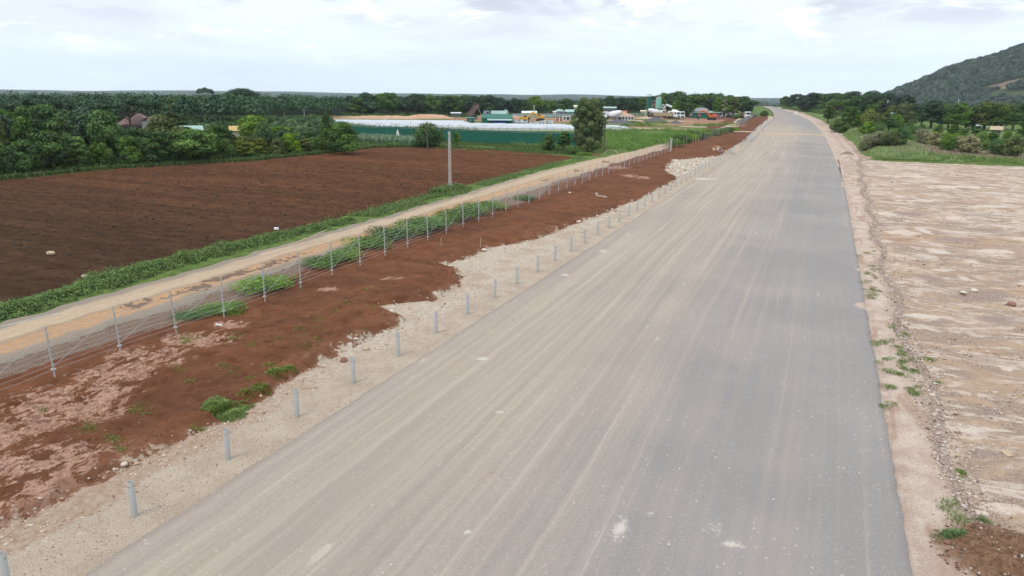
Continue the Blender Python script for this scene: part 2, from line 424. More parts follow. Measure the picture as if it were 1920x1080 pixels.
def mat_track():
    m, t, p = principled('compacted dirt track')
    P = t.pos(); a, b, g = soil_detail(t, P); u = t.attr('across')
    w = t.math('ADD', u, t.math('MULTIPLY', t.math('SUBTRACT', t.noise(P, .18, 3), .5), .16))
    gravel = t.mix(t.step(g, .38, .66), (.22, .175, .135), (.42, .36, .30))
    pale = t.mix(t.step(b, .3, .7), (.52, .385, .265), (.60, .465, .335))
    orange = t.mix(t.step(b, .3, .7), (.45, .265, .145), (.56, .355, .21))
    f1 = t.step(t.math('ABSOLUTE', t.math('SUBTRACT', w, .36)), .09, .19, 1.0, 0.0)
    f2 = t.step(t.math('ABSOLUTE', t.math('SUBTRACT', w, .67)), .07, .20, 1.0, 0.0)
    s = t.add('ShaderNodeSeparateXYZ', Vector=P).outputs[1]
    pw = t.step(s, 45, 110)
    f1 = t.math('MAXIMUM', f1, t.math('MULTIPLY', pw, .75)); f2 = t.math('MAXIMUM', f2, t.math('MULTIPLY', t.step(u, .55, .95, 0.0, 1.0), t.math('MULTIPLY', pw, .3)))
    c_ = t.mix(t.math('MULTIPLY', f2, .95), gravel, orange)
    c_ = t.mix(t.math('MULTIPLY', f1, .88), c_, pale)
    line = t.noise(t.scaled(P, 3.0, .05), 1, 4, .6)
    c_ = t.mix(t.step(line, .45, .7, 0.0, .28), c_, (.30, .235, .18))
    c_ = t.mix(t.math('MULTIPLY', t.step(g, .62, .74), .4), c_, (.55, .5, .44))
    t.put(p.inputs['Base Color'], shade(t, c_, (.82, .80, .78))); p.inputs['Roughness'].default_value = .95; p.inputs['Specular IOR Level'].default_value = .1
    detail_bump(t, p, g, .6, .03)
    return m

def mat_field():
    m, t, p = principled('ploughed basalt soil')
    P = t.pos(); a, b, g = soil_detail(t, P)
    s = t.add('ShaderNodeSeparateXYZ', Vector=P)
    far = t.step(s.outputs[1], 20, 75)
    near = t.mix(t.step(a, .3, .7), (.064, .038, .023), (.096, .058, .035))
    fr = t.mix(t.step(a, .3, .7), (.112, .052, .026), (.160, .078, .040))
    c_ = t.mix(far, near, fr)
    band = t.noise(t.scaled(P, .035, .22, 1, R(-24)), 1, 5, .6)
    c_ = t.mix(t.step(band, .42, .62, 0.0, .55), c_, t.mix(1.0, c_, (1.45, 1.35, 1.3), 'MULTIPLY'))
    fur = t.noise(t.scaled(t.vmath('ADD', P, t.vmath('SCALE', t.noise(P, .08, 2, .5, out=1), 2.5)), .02, 1.5, 1, R(-24)), 1, 3, .6)
    c_ = t.mix(t.step(fur, .45, .62, 0.0, .5), c_, t.mix(1.0, c_, (.58, .56, .55), 'MULTIPLY'))
    c_ = t.mix(t.step(fur, .50, .36, 0.0, .4), c_, t.mix(1.0, c_, (1.5, 1.42, 1.35), 'MULTIPLY'))
    c_ = t.mix(t.math('MULTIPLY', t.step(b, .48, .7), .6), c_, (.045, .026, .020))
    c_ = t.mix(t.math('MULTIPLY', t.step(g, .56, .7), .45), c_, (.20, .125, .09))
    t.put(p.inputs['Base Color'], shade(t, c_, (.80, .73, .69))); p.inputs['Roughness'].default_value = 1; p.inputs['Specular IOR Level'].default_value = .05
    detail_bump(t, p, t.math('ADD', b, t.math('MULTIPLY', g, .6)), 1.0, .10)
    return m

def mat_lot():
    m, t, p = principled('scraped stony ground')
    P = t.pos(); a, b, g = soil_detail(t, P)
    Q = t.scaled(P, .22, .42, 1, R(-20))
    st = t.noise(Q, 1, 9, .66, dist=1.4)
    st2 = t.noise(t.vmath('ADD', t.scaled(P, .09, .26, 1, R(-30)), (7, 3, 1)), 1, 8, .64, dist=1.2)
    st3 = t.noise(t.vmath('ADD', t.scaled(P, .26, .42, 1, R(-32)), (2, 9, 1)), 1, 10, .70, dist=1.5)
    tan = t.mix(t.step(b, .3, .7), (.40, .29, .20), (.50, .385, .285))
    rough = t.mix(t.step(g, .40, .62), (.22, .15, .105), (.50, .42, .35))
    rough = t.mix(t.step(b, .52, .66, 0.0, .55), rough, (.27, .18, .13))
    pale = t.mix(t.step(b, .3, .7), (.56, .475, .405), (.66, .58, .51))
    ochre = t.mix(t.step(b, .3, .7), (.42, .29, .19), (.52, .385, .27))
    c_ = t.mix(t.step(st, .40, .52), tan, rough)
    c_ = t.mix(t.math('MULTIPLY', t.step(st2, .52, .66), .8), c_, ochre)
    s = t.add('ShaderNodeSeparateXYZ', Vector=P)
    far = t.step(s.outputs[1], 35, 100, 0.0, .055)
    c_ = t.mix(t.step(t.math('ADD', st3, far), .52, .66, 0.0, .85), c_, pale)
    vein = t.math('ABSOLUTE', t.math('SUBTRACT', t.noise(t.vmath('ADD', t.scaled(P, .10, .34, 1, R(-38)), (5, 1, 4)), 1, 6, .6, dist=1.5), .5))
    c_ = t.mix(t.math('MULTIPLY', t.step(vein, .008, .035, .85, 0.0), t.step(a, .3, .55)), c_, pale)
    soft = t.noise(t.vmath('ADD', P, (40, 3, 0)), .09, 4, .55)
    c_ = t.mix(t.step(soft, .5, .66, 0.0, .6), c_, (.36, .24, .175))
    c_ = t.mix(t.step(t.math('SUBTRACT', st2, far), .38, .30, 0.0, .8), c_, t.mix(g, (.30, .255, .23), (.50, .45, .42)))
    nz = t.math('MULTIPLY', t.math('SUBTRACT', a, .5), 1.2)
    nb = t.math('MULTIPLY', t.math('SUBTRACT', b, .5), .6)
    w2 = t.math('MULTIPLY', t.math('SUBTRACT', st3, .5), 2.2)
    c_ = t.mix(t.step(t.math('ADD', t.attr('tanp'), t.math('ADD', nz, w2)), .3, .7, 0.0, .55), c_, t.mix(b, (.36, .25, .18), (.46, .34, .25)))
    c_ = t.mix(t.step(t.math('ADD', t.attr('whitep'), t.math('ADD', nz, w2)), .35, .6, 0.0, .9), c_, pale)
    verge = t.mix(t.step(a, .35, .65), (.48, .38, .32), (.62, .53, .46))
    verge = t.mix(t.step(t.noise(t.scaled(P, 1.2, .22), 1, 5, .6, dist=.6), .5, .62, 0.0, .75), verge, (.40, .28, .21))
    verge = t.mix(t.math('MULTIPLY', t.step(g, .46, .62), .6), verge, (.31, .225, .17))
    c_ = t.mix(t.step(t.math('ADD', t.attr('verge'), nz), -.2, .2), c_, verge)
    rb = t.mix(t.step(g, .4, .64), (.21, .14, .11), (.50, .42, .38))
    c_ = t.mix(t.step(t.math('ADD', t.attr('rubble'), t.math('ADD', nz, nb)), .35, .75), c_, rb)
    br = t.mix(t.step(b, .35, .65), (.15, .085, .05), (.25, .15, .095))
    c_ = t.mix(t.step(t.math('ADD', t.attr('brown'), t.math('ADD', t.math('MULTIPLY', nz, .5), nb)), .35, .6), c_, br)
    vd = t.voro(P, 7); s2 = t.add('ShaderNodeSeparateColor', Color=t.voro(P, 7, out=1))
    peb = t.math('LESS_THAN', vd, t.math('MULTIPLY', t.math('SUBTRACT', s2.outputs[0], t.step(st, .42, .58, .92, .66)), 1.0))
    c_ = t.mix(t.math('MULTIPLY', peb, .8), c_, t.mix(s2.outputs[1], (.62, .58, .53), (.24, .15, .11)))
    t.put(p.inputs['Base Color'], shade(t, c_, (.90, .85, .82))); p.inputs['Roughness'].default_value = .95; p.inputs['Specular IOR Level'].default_value = .1
    detail_bump(t, p, t.math('ADD', t.math('MULTIPLY', st, .9), t.math('ADD', t.math('MULTIPLY', b, .5), t.math('MULTIPLY', g, .4))), .9, .08)
    return m

def mat_ground():
    m, t, p = principled('grassy ground')
    P = t.pos(); a, b, g = soil_detail(t, P)
    big = t.noise(P, .045, 5, .6)
    grass = t.mix(t.step(a, .3, .7), (.065, .105, .028), (.145, .20, .055))
    grass = t.mix(t.step(b, .5, .75, 0.0, .7), grass, (.055, .095, .025))
    dry = t.mix(t.step(b, .3, .7), (.20, .155, .10), (.29, .215, .155))
    dirt = t.mix(t.step(a, .3, .7), (.23, .105, .065), (.36, .23, .155))
    pave = t.mix(t.step(a, .3, .7), (.38, .29, .215), (.50, .42, .34))
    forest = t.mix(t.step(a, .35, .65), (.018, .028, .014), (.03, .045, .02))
    nz = t.math('ADD', t.math('MULTIPLY', t.math('SUBTRACT', a, .5), .5), t.math('MULTIPLY', t.math('SUBTRACT', big, .5), 1.4))
    c_ = t.mix(t.step(t.math('ADD', t.attr('dry'), nz), .4, .65), grass, dry)
    c_ = t.mix(t.step(t.math('ADD', t.attr('dirt'), nz), .4, .6), c_, dirt)
    c_ = t.mix(t.step(t.math('ADD', t.attr('pave'), nz), .42, .6), c_, pave)
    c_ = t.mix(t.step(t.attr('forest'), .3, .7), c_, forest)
    t.put(p.inputs['Base Color'], c_); p.inputs['Roughness'].default_value = .97; p.inputs['Specular IOR Level'].default_value = .05
    detail_bump(t, p, t.math('ADD', b, g), .6, .1)
    return m

def concrete(name, c0, c1, sc=3.0):
    if name in MATS: return MATS[name]
    m, t, p = principled(name)
    po = t.add('ShaderNodeTexCoord').outputs['Object']
    n = t.noise(po, sc, 6, .65); n2_ = t.noise(t.scaled(po, 1, 1, .15), sc*4, 4, .6)
    c_ = t.mix(t.step(n, .3, .7), c0, c1); c_ = t.mix(t.step(n2_, .5, .8, 0, .4), c_, tuple(v*.55 for v in c0))
    t.put(p.inputs['Base Color'], c_); p.inputs['Roughness'].default_value = .9
    detail_bump(t, p, n, .3, .01)
    MATS[name] = m; return m

def blobs(X, Y, L):
    """soft union of ellipses (x, y, rx, ry[, rot])"""
    o = np.zeros_like(X)-.6
    for q in L:
        x, y, rx, ry = q[:4]; r = R(q[4]) if len(q) > 4 else 0
        dx, dy = X-x, Y-y; u = dx*math.cos(r)+dy*math.sin(r); v = -dx*math.sin(r)+dy*math.cos(r)
        o = np.maximum(o, 1.1-np.hypot(u/rx, v/ry))
    return o
def ub(px, py, wpx, hpx, rot=0):
    """ellipse on the ground covering a pixel ellipse"""
    x, y = at(px, py); x1, y1 = at(px+wpx, py); x2, y2 = at(px, py+hpx)
    return (x, y, max(.25, math.hypot(x1-x, y1-y)), max(.25, math.hypot(x2-x, y2-y)), math.degrees(math.atan2(y1-y, x1-x))+rot)

# ================================================================== GROUND
def spaced(a, b, d0, k, origin=0.0):
    out = [a]
    while out[-1] < b: out.append(out[-1]+max(d0, k*abs(out[-1]-origin)))
    return np.array(out)
_ys = spaced(-40, 5300, 1.6, .012)
_xs = np.concatenate([-spaced(0, 5300, 1.6, .014)[::-1][:-1], spaced(0, 2600, 1.6, .014)])
def g_dirt(X, Y):
    yard = blobs(X, Y, [(-95, 245, 95, 34, 8), (-62, 300, 45, 40), (-45, 262, 30, 55), (-50, 208, 20, 14), (-27, 285, 9, 75), (-110, 158, 35, 5), (-65, 161, 28, 6), (-62, 118.5, 18, 2.2), (45, 134, 16, 2.5)])
    return yard
def g_z(X, Y):
    z = zg(X, Y)-.10
    near = (1-ss(np.hypot(X, Y), 150, 260))
    # sunken under the separately modelled strips so that nothing lies in one plane
    strip = ((X > -36) & (X < 70) & (Y < 128)) | ((X > -84) & (X < -36) & (Y < 108) & (Y > 0))
    z = z - np.where(strip, .35, 0)
    cor = (X > road_l(Y)-12) & (X < road_r(Y)+2) & (Y < 640)
    z = z - np.where(cor, .25, 0)
    # grassy bank right of the road
    rr = road_r(Y)
    z = z + 1.1*ss(X-rr, 5.0, 8.5)*(1-ss(X-rr, 12, 26))*ss(Y, 128, 150)*(1-ss(Y, 300, 420))
    z = z + .35*ss(Y, 129, 134)*ss(X-rr, 8, 16)*(1-ss(Y, 200, 300))
    # earth banks behind the white rows
    return z
GZ = g_z
def ground_z(x, y): return float(g_z(np.array([x]), np.array([y]))[0])
gme = grid('ground', _xs, _ys, g_z, dict(
    dirt=g_dirt,
    pave=lambda X, Y: blobs(X, Y, [(-105, 207, 30, 4), (-62, 262, 30, 7, 20), (-95, 262, 30, 5, 10), (-38, 228, 9, 5), (-29, 250, 4.5, 60), (-33, 207, 34, 3.5), (-30, 310, 5, 30)]),
    dry=lambda X, Y: np.maximum(blobs(X, Y, [(24, 148, 26, 9, 4), (48, 152, 24, 10)]), np.where((X < -40) & (X > -130) & (Y > 135) & (Y < 170), .18, -.2)),
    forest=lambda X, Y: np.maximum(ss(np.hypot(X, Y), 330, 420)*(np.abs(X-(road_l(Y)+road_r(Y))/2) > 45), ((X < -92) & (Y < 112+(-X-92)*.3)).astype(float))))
ground = tag(link('ground', gme, mat_ground()), kind='structure')

# ---- road
ry = np.concatenate([spaced(-20, 330, .45, .006, 0), np.arange(333, 900, 4.0)])
ru = np.linspace(0, 1, 61)
_e = lambda Y, s_: (fbm(Y*1.3, Y*0+s_, 4, int(s_))-.5)
def road_x(U, Y):
    l = road_l(Y)+.10*_e(Y*.35, 3)+.12*_e(Y*2.6, 4); r_ = road_r(Y)+.13*_e(Y*.3, 8)+.13*_e(Y*2.6, 9)
    return l+(r_-l)*np.clip(U, 0, 1)
X_, Y_ = np.meshgrid(ru, ry)
XX = road_x(X_, Y_)
ZZ = zg(XX*0+((road_l(Y_)+road_r(Y_))/2), Y_) + .02 - .05*(np.abs(X_-.5)*2)**2
V = np.stack([XX, Y_, ZZ], -1).reshape(-1, 3); nx, ny = len(ru), len(ry)
i_ = (np.arange(ny-1)[:, None]*nx + np.arange(nx-1)[None, :]).ravel()
F = [np.stack([i_, i_+1, i_+nx+1, i_+nx], -1)]
# dropped edges of the surfacing
for col_ in (0, nx-1):
    b0 = len(V); ed = np.stack([XX[:, col_], Y_[:, col_], ZZ[:, col_]-.16], -1); V = np.concatenate([V, ed])
    j = np.arange(ny-1); F.append(np.stack([j*nx+col_, (j+1)*nx+col_, b0+j+1, b0+j], -1))
F = np.concatenate(F)
U_ = np.concatenate([X_.ravel(), np.zeros(ny), np.ones(ny)])
PX, PY = V[:, 0], V[:, 1]
white_l = [ub(1165, 985, 22, 38, 0), ub(1150, 1015, 12, 20), ub(1380, 1020, 45, 14), ub(1340, 985, 28, 18), ub(905, 672, 22, 7), ub(1060, 515, 14, 5), ub(935, 772, 16, 8), ub(1225, 960, 10, 8), ub(880, 1000, 12, 7), ub(1130, 470, 12, 5), ub(760, 640, 20, 6), ub(1310, 335, 60, 3), ub(1290, 322, 50, 2)]
sandy_l = [(3.15, 38.2, .95, 1.1), (3.2, 46.5, .6, .7), (3.1, 92, .5, 6)]
rust_l = [ub(1313, 975, 14, 14), ub(1222, 852, 9, 9), ub(1433, 586, 8, 4), ub(925, 885, 26, 5, 30)]
rme = mesh_np('road', V, F, dict(across=U_, white=blobs(PX, PY, white_l), sandy=blobs(PX, PY, sandy_l), rust=blobs(PX, PY, rust_l)), True)
tag(link('road', rme, mat_road()), kind='structure')

# ---- left verge: shoulder, pale silt, red fill
bpts = [at(*q) for q in [(0, 985), (130, 905), (270, 850), (385, 790), (500, 740), (565, 692), (640, 650), (725, 612), (748, 596), (700, 572), (800, 560), (850, 535), (865, 505), (825, 494), (925, 462), (1000, 446), (1060, 424), (1130, 398), (1195, 372), (1240, 350), (1270, 335), (1245, 318), (1262, 300), (1350, 292), (1400, 275)]]
bpts = sorted(bpts, key=lambda q: q[1])
by = np.array([-30]+[q[1] for q in bpts]+[400]); bx = np.array([bpts[0][0]]+[q[0] for q in bpts]+[-17.0])
def silt_edge(Y): return np.interp(Y, by, bx)
def far_shift(Y): return road_l(Y)+13.9
def a_silt(X, Y): return np.clip(X-far_shift(Y)-silt_edge(Y), -3, 3)
def a_shoulder(X, Y): return np.clip(X-far_shift(Y)-(-15.75-.25*np.sin(Y/7.)), -3, 3)
pink_l = [ub(-40, 840, 120, 60), ub(60, 800, 110, 42), ub(150, 745, 120, 34, 8), ub(215, 705, 110, 26), ub(290, 672, 110, 24), ub(370, 640, 90, 20), ub(430, 612, 50, 12), ub(90, 870, 150, 50), ub(30, 950, 110, 60), ub(150, 900, 90, 30), ub(120, 760, 160, 60),
          ub(615, 545, 24, 6), ub(735, 527, 30, 4), ub(1180, 332, 22, 4), ub(1150, 315, 40, 5), ub(1205, 335, 16, 3), ub(700, 690, 30, 4), ub(860, 495, 45, 4), ub(610, 690, 40, 10), ub(560, 720, 30, 12)]
def a_pink(X, Y): return blobs(X, Y, pink_l)
def a_bank(X, Y): return np.clip((-25.9+.5*np.sin(Y/3.1)+.5*np.sin(Y/7.3)-X)*1.0, -1, 1)*(1-.9*ss(Y, 60, 110))
def verge_z(X, Y):
    s = a_silt(X, Y)+1.5*(fbm(X*.9, Y*.9, 4, 3)-.5)+.5*(fbm(X*4, Y*4, 3, 4)-.5)
    red = 1-ss(s, -.25, .15)
    z = zg(X, Y)*0 - .02 + red*(.14 + .35*(fbm(X*.3, Y*.3, 3, 11)-.5)) + .05*(fbm(X*2.2, Y*2.2, 3, 12)-.5)
    z = z + red*.10*(fbm(X*5, Y*5, 3, 13)-.5) + .045*(fbm(X*8, Y*8, 2, 14)-.5)*(.5+red)
    # erosion pits
    pit = ss(fbm(X*2.7, Y*2.7, 3, 21), .66, .74); z = z - .10*pit*red
    z = z - .12*ss(1-np.abs(s-.05)*2.5, 0, 1)*(X < -16.2)           # gully at the foot of the fill
    sh = ss(a_shoulder(X, Y), -.3, .5); z = z*(1-.75*sh) - .05*sh - .02*sh*(X > -14.3)
    z = z - .10*ss(-X, 26.5, 28.5)
    # spoil heap and trench far along
    z = z + .9*np.exp(-(((X+18.6)/1.8)**2+((Y-158)/10.)**2)) + .5*np.exp(-(((X+21)/2.6)**2+((Y-126)/5.)**2)) + .7*np.exp(-(((X+22.5)/2.5)**2+((Y-215)/5.)**2))+ .8*np.exp(-(((X+22.5)/2.5)**2+((Y-262)/8.)**2))+ .9*np.exp(-(((X+22)/5)**2+((Y-318)/8.)**2))
    return z
vy = spaced(2, 335, .075, .0038, 0)
vx = np.concatenate([np.arange(-30.5, -13.75, .085), [-13.7]])
vme = grid('roadside_earth', vx, vy, verge_z, dict(silt=a_silt, shoulder=a_shoulder, pink=a_pink, bank=a_bank),
           xf=lambda X, Y: X+(road_l(Y)+13.9))
tag(link('roadside_earth', vme, mat_verge()), kind='structure')

# ---- dirt track
def tr_l(y): return np.interp(y, [0, 17, 60, 85, 108, 127, 170, 205, 250, 310, 340], [-33.2, -33.3, -33.6, -34.3, -32.8, -30.9, -29.6, -28.6, -29.5, -33.5, -35])
def tr_r(y): return np.interp(y, [0, 15, 60, 108, 150, 172, 237, 260, 310, 340], [-27.9, -28.0, -28.3, -27.6, -26.3, -25.9, -24.6, -26.2, -30, -31])
ty = spaced(-10, 340, .22, .0055, 0); tu = np.linspace(0, 1, 34)
Tu, Ty = np.meshgrid(tu, ty)
TX = (tr_l(Ty)+.9*_e(Ty*.6, 5)) + ((tr_r(Ty)+.8*_e(Ty*.7, 6))-(tr_l(Ty)+.9*_e(Ty*.6, 5)))*Tu
edge_ = np.clip(np.minimum(Tu, 1-Tu)/.07, 0, 1)
TZ = .055*edge_-.16*(1-edge_)+.07 - .05*np.exp(-((Tu-.38)/.07)**2) - .045*np.exp(-((Tu-.68)/.07)**2) + .05*(fbm(TX*1.5, Ty*1.5, 4, 31)-.5)
nx, ny = len(tu), len(ty); i_ = (np.arange(ny-1)[:, None]*nx+np.arange(nx-1)[None, :]).ravel()
tme = mesh_np('dirt_track', np.stack([TX, Ty, TZ], -1).reshape(-1, 3), np.stack([i_, i_+1, i_+nx+1, i_+nx], -1), dict(across=Tu), True)
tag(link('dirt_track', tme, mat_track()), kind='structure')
# cross track from the yard to the junction
ct = spaced(0, 1, .02, 0); cu = np.linspace(0, 1, 9)
Cu, Ct = np.meshgrid(cu, ct)
p0, p1 = Vector((-62, 203)), Vector((-15, 203.5))
CX = p0.x+(p1.x-p0.x)*Ct; CY = 203+(Cu-.5)*(4.2+1.6*_e(Ct*12, 2))+1.5*np.sin(Ct*3)
CZ = .15+.03*(fbm(CX, CY, 3, 2)-.5)-.2*(1-np.clip(np.minimum(Cu, 1-Cu)/.1, 0, 1))
nx, ny = len(cu), len(ct); i_ = (np.arange(ny-1)[:, None]*nx+np.arange(nx-1)[None, :]).ravel()
cme = mesh_np('crossing_track', np.stack([CX, CY, CZ], -1).reshape(-1, 3), np.stack([i_, i_+1, i_+nx+1, i_+nx], -1), dict(across=Cu*0+.4), True)
tag(link('crossing_track', cme, MATS.get('tr') or bpy.data.materials['compacted dirt track']), kind='structure')

# ---- ploughed field
FE_Y = [0, 48, 61, 79, 100, 108, 114.5]; FE_X = [-86, -85.8, -85.6, -77.4, -75.5, -76.2, -68]
def field_left(y): return np.interp(y, FE_Y, FE_X)
def field_z(X, Y):
    z = -.06 + .16*(fbm(X*1.1, Y*1.1, 4, 41)-.5) + .13*(fbm(X*3.2, Y*3.2, 3, 42)-.5)
    q = X*math.cos(R(24))+Y*math.sin(R(24)); w = -X*math.sin(R(24))+Y*math.cos(R(24))
    z = z + .045*np.sin(w*4.2+1.5*fbm(q*.1, w*.3, 2, 3))
    d = np.minimum(np.minimum(X-field_left(Y), -36.0+.9*(fbm(Y*.2, Y*0, 2, 4)-.5)-X), np.interp(X, [-90, -68.5, -50, -37, -34], [116, 114.6, 114, 110, 106])-Y)
    return z - .5*(1-ss(d, -.5, .35))
fy = np.concatenate([np.arange(-6, 60, .22), np.arange(60, 117, .3)]); fx = np.arange(-88, -35, .22)
fme = grid('ploughed_field', fx, fy, field_z)
tag(link('ploughed_field', fme, mat_field()), kind='structure')
# grassy margin between field and track
mme = grid('field_margin', np.arange(-37.2, -29.0, .3), np.arange(-10, 128, .4), lambda X, Y: .0+.1*(fbm(X, Y, 3, 51)-.5)+.06*ss(X, -37, -35)-.12*ss(X, -34, -32)-.14*(1-ss(X, -37.1, -36.3)), dict(dry=lambda X, Y: .15+0*X, dirt=lambda X, Y: .05+0*X, pave=lambda X, Y: X*0-.5, forest=lambda X, Y: X*0))
tag(link('field_margin', mme, bpy.data.materials['grassy ground']), kind='structure')

# ---- stony lot on the right
rub_l = None
def a_rub(X, Y):
    cx_ = np.interp(Y, [0, 16, 24, 34, 50, 70, 92, 130], [4.9, 4.9, 4.7, 4.55, 4.6, 4.9, 5.1, 6.0])+.25*np.sin(Y*.5)
    return 1.05-np.abs(X-cx_)/np.interp(Y, [14, 30, 60, 100], [.45, .34, .42, .6])
wp_l = [ub(*q) for q in [(1690, 435, 45, 6, 8), (1760, 470, 35, 7), (1765, 505, 30, 5, 10), (1812, 520, 18, 9), (1735, 590, 50, 5), (1870, 470, 50, 6, 10), (1660, 400, 40, 5), (1800, 350, 80, 4), (1700, 330, 60, 3), (1640, 450, 35, 6), (1840, 800, 70, 9, -8), (1880, 950, 60, 12, -10), (1760, 850, 30, 6), (1725, 430, 14, 9), (1790, 408, 50, 4), (1745, 690, 40, 6), (1890, 690, 30, 8), (1640, 480, 20, 5), (1860, 385, 60, 4), (1720, 375, 60, 3)]]
rbx_l = [ub(*q) for q in [(1840, 552, 110, 15), (1870, 598, 70, 15), (1790, 448, 90, 7), (1745, 520, 40, 14), (1700, 400, 50, 8), (1860, 770, 60, 14), (1850, 850, 70, 16), (1780, 740, 40, 9), (1650, 420, 30, 6), (1850, 430, 80, 7), (1760, 600, 50, 8)]]
tp_l = [ub(*q) for q in [(1855, 712, 60, 26), (1760, 560, 12, 18), (1870, 520, 40, 9), (1850, 640, 60, 10), (1660, 545, 14, 40), (1890, 830, 50, 9), (1700, 350, 50, 4), (1600, 340, 20, 10), (1860, 620, 60, 6)]]
def a_verge2(X, Y): return np.clip(np.interp(Y, [0, 16, 24, 34, 50, 70, 92, 105, 130], [4.6, 4.6, 4.5, 4.3, 4.4, 4.8, 5.0, 3.5, 3.2])-X, -3, 3)
bx_, by_ = at(1850, 1045)
def a_brown(X, Y): return blobs(X, Y, [(bx_+.40, by_+.20, 2.35, 2.05, 25), ub(1585, 290, 14, 6)])
def lot_z(X, Y):
    q = X*math.cos(R(15))+Y*math.sin(R(15)); w = -X*math.sin(R(15))+Y*math.cos(R(15))
    q = q+1.5*fbm(X*.4, Y*.4, 3, 60); w = w+1.8*fbm(X*.25, Y*.25, 3, 59)
    z = -.05+.26*(fbm(q*.2, w*.6, 4, 61)-.5)*ss(X, 4, 6) + .16*(fbm(q*.8, w*1.6, 4, 62)-.5)*ss(X, 4, 5.5)+.05*(fbm(X*6, Y*6, 3, 63)-.5)
    z = z + .06*ss(a_rub(X, Y), .2, .9)
    z = z + .42*ss(1.25-np.hypot((X-bx_-.9)/1.8, (Y-by_+.1)/1.6), 0, 1)*(.6+.8*fbm(X*2.2, Y*2.2, 4, 64))
    z = z - .06*(X < 3.4) + .45*np.exp(-(((X-4.6)/1.1)**2+((Y-148)/5.)**2))
    lim = np.interp(X, [3, 5, 13, 29, 60], [131, 130.5, 128.6, 129.4, 130])+1.2*(fbm(X*.4, X*0, 3, 4)-.5)
    return z - .5*ss(Y, lim-.3, lim+.6)
ly = spaced(6, 132, .085, .0040, 0); lx = np.concatenate([[3.0], np.arange(3.08, 12, .085), spaced(12, 62, .1, .012)])
lme = grid('stony_ground', lx, ly, lot_z, dict(rubble=lambda X, Y: np.maximum(a_rub(X, Y), blobs(X, Y, rbx_l)-.1), verge=a_verge2, brown=a_brown, whitep=lambda X, Y: blobs(X, Y, wp_l), tanp=lambda X, Y: blobs(X, Y, tp_l)))
MLOT = mat_lot()
tag(link('stony_ground', lme, MLOT), kind='structure')
# right shoulder beyond the lot
def rs_z(X, Y): return .02-.12*ss(X, 3.5, 6.0)+.25*(fbm(X*.7, Y*.4, 4, 66)-.5)*ss(X, .5, 2)+.5*np.exp(-(((X-2.2)/1.2)**2+((Y-140)/6.)**2))-.05*(X < .1)
sx = np.linspace(-.05, 7.0, 30); sy = spaced(100, 560, .5, .006)
Sx, Sy = np.meshgrid(sx, sy); SX = Sx+road_r(Sy)
SZ = rs_z(Sx, Sy)
nx, ny = len(sx), len(sy); i_ = (np.arange(ny-1)[:, None]*nx+np.arange(nx-1)[None, :]).ravel()
SZ = np.where((SX > 2.9) & (Sy < 129), -.6, SZ)
sme = mesh_np('road_shoulder', np.stack([SX, Sy, SZ], -1).reshape(-1, 3), np.stack([i_, i_+1, i_+nx+1, i_+nx], -1), dict(rubble=.55-np.abs(Sx-2.5)*.4, verge=Sx*0+.6, brown=np.where((Sx > 3.6), .45, -.5)), True)
tag(link('road_shoulder', sme, MLOT), kind='structure')
# ================================================================== VEGETATION
rng = np.random.default_rng(7)
def unit(n, upb=0.0):
    v = rng.normal(size=(n, 3)); v[:, 2] += upb
    return v/np.linalg.norm(v, axis=1)[:, None]
def leaf_quads(C, N, size, aspect=.5, lift=.12):
    """rhombic leaf sprays centred at C, facing N"""
    n = len(C); t = unit(n); u = np.cross(N, t); u /= np.linalg.norm(u, axis=1)[:, None]+1e-9; v = np.cross(N, u)
    s = (size*(.6+.8*rng.random(n)))[:, None] if np.isscalar(size) else (size*(.6+.8*rng.random(n)))[:, None]
    a = C-u*s; b = C+v*s*aspect+N*s*lift; c_ = C+u*s; d = C-v*s*aspect+N*s*lift
    V = np.stack([a, b, c_, d], 1).reshape(-1, 3)
    return V, np.arange(4*n).reshape(-1, 4)
def crown_arrays(lobes, n, size, flat=.75, ragged=.4, upb=.5, aspect=.5):
    """lobes: rows x,y,z,rx,rz; leaves sit on and in the shell of every lobe"""
    L = np.array(lobes, float); w = L[:, 3]**2; w /= w.sum()
    k = rng.choice(len(L), n, p=w)
    d = unit(n, .35); rad = 1-.45*rng.random(n)**1.6+ragged*(rng.random(n)-.5)*rng.random(n)
    C = L[k, :3] + d*np.stack([L[k, 3], L[k, 3], L[k, 4]], 1)*rad[:, None]
    N = d*1.0+unit(n)*.75; N[:, 2] += upb; N /= np.linalg.norm(N, axis=1)[:, None]
    V, F = leaf_quads(C, N, size, aspect)
    lt = rng.random(len(L))
    tint = .55*lt[k]+.45*rng.random(n)
    return V, F, np.repeat(tint, 4)
def lobes_round(h, r, n=16, z0=.3, pointy=0.0):
    out = []
    for i in range(n):
        f = (i+.5)/n; z = z0+(1-z0)*(.12+.80*f)
        prof = math.sin(math.pi*min(1, (.18+.80*f)))**.6*(1-pointy*f)
        a = i*2.4+rng.random()*.9; q = r*prof*(.35+.45*rng.random())
        s = r*(.38+.24*rng.random())*(1-.25*f)
        out.append((q*math.cos(a), q*math.sin(a), z*h, s, s*(.62+.2*rng.random())))
    return out
def lobes_tier(h, r, tiers=6):
    out = []
    for i in range(tiers):
        f = i/(tiers-1); z = .28+.68*f; rr = r*(1-.72*f)
        m = max(3, int(6*(1-f)+2))
        for k in range(m):
            a = 2*math.pi*k/m+i*.8+rng.random()*.4; q = rr*(.45+.35*rng.random())
            out.append((q*math.cos(a), q*math.sin(a), (z+.03*rng.random())*h, rr*.36+.1, rr*.10+.16))
    return out
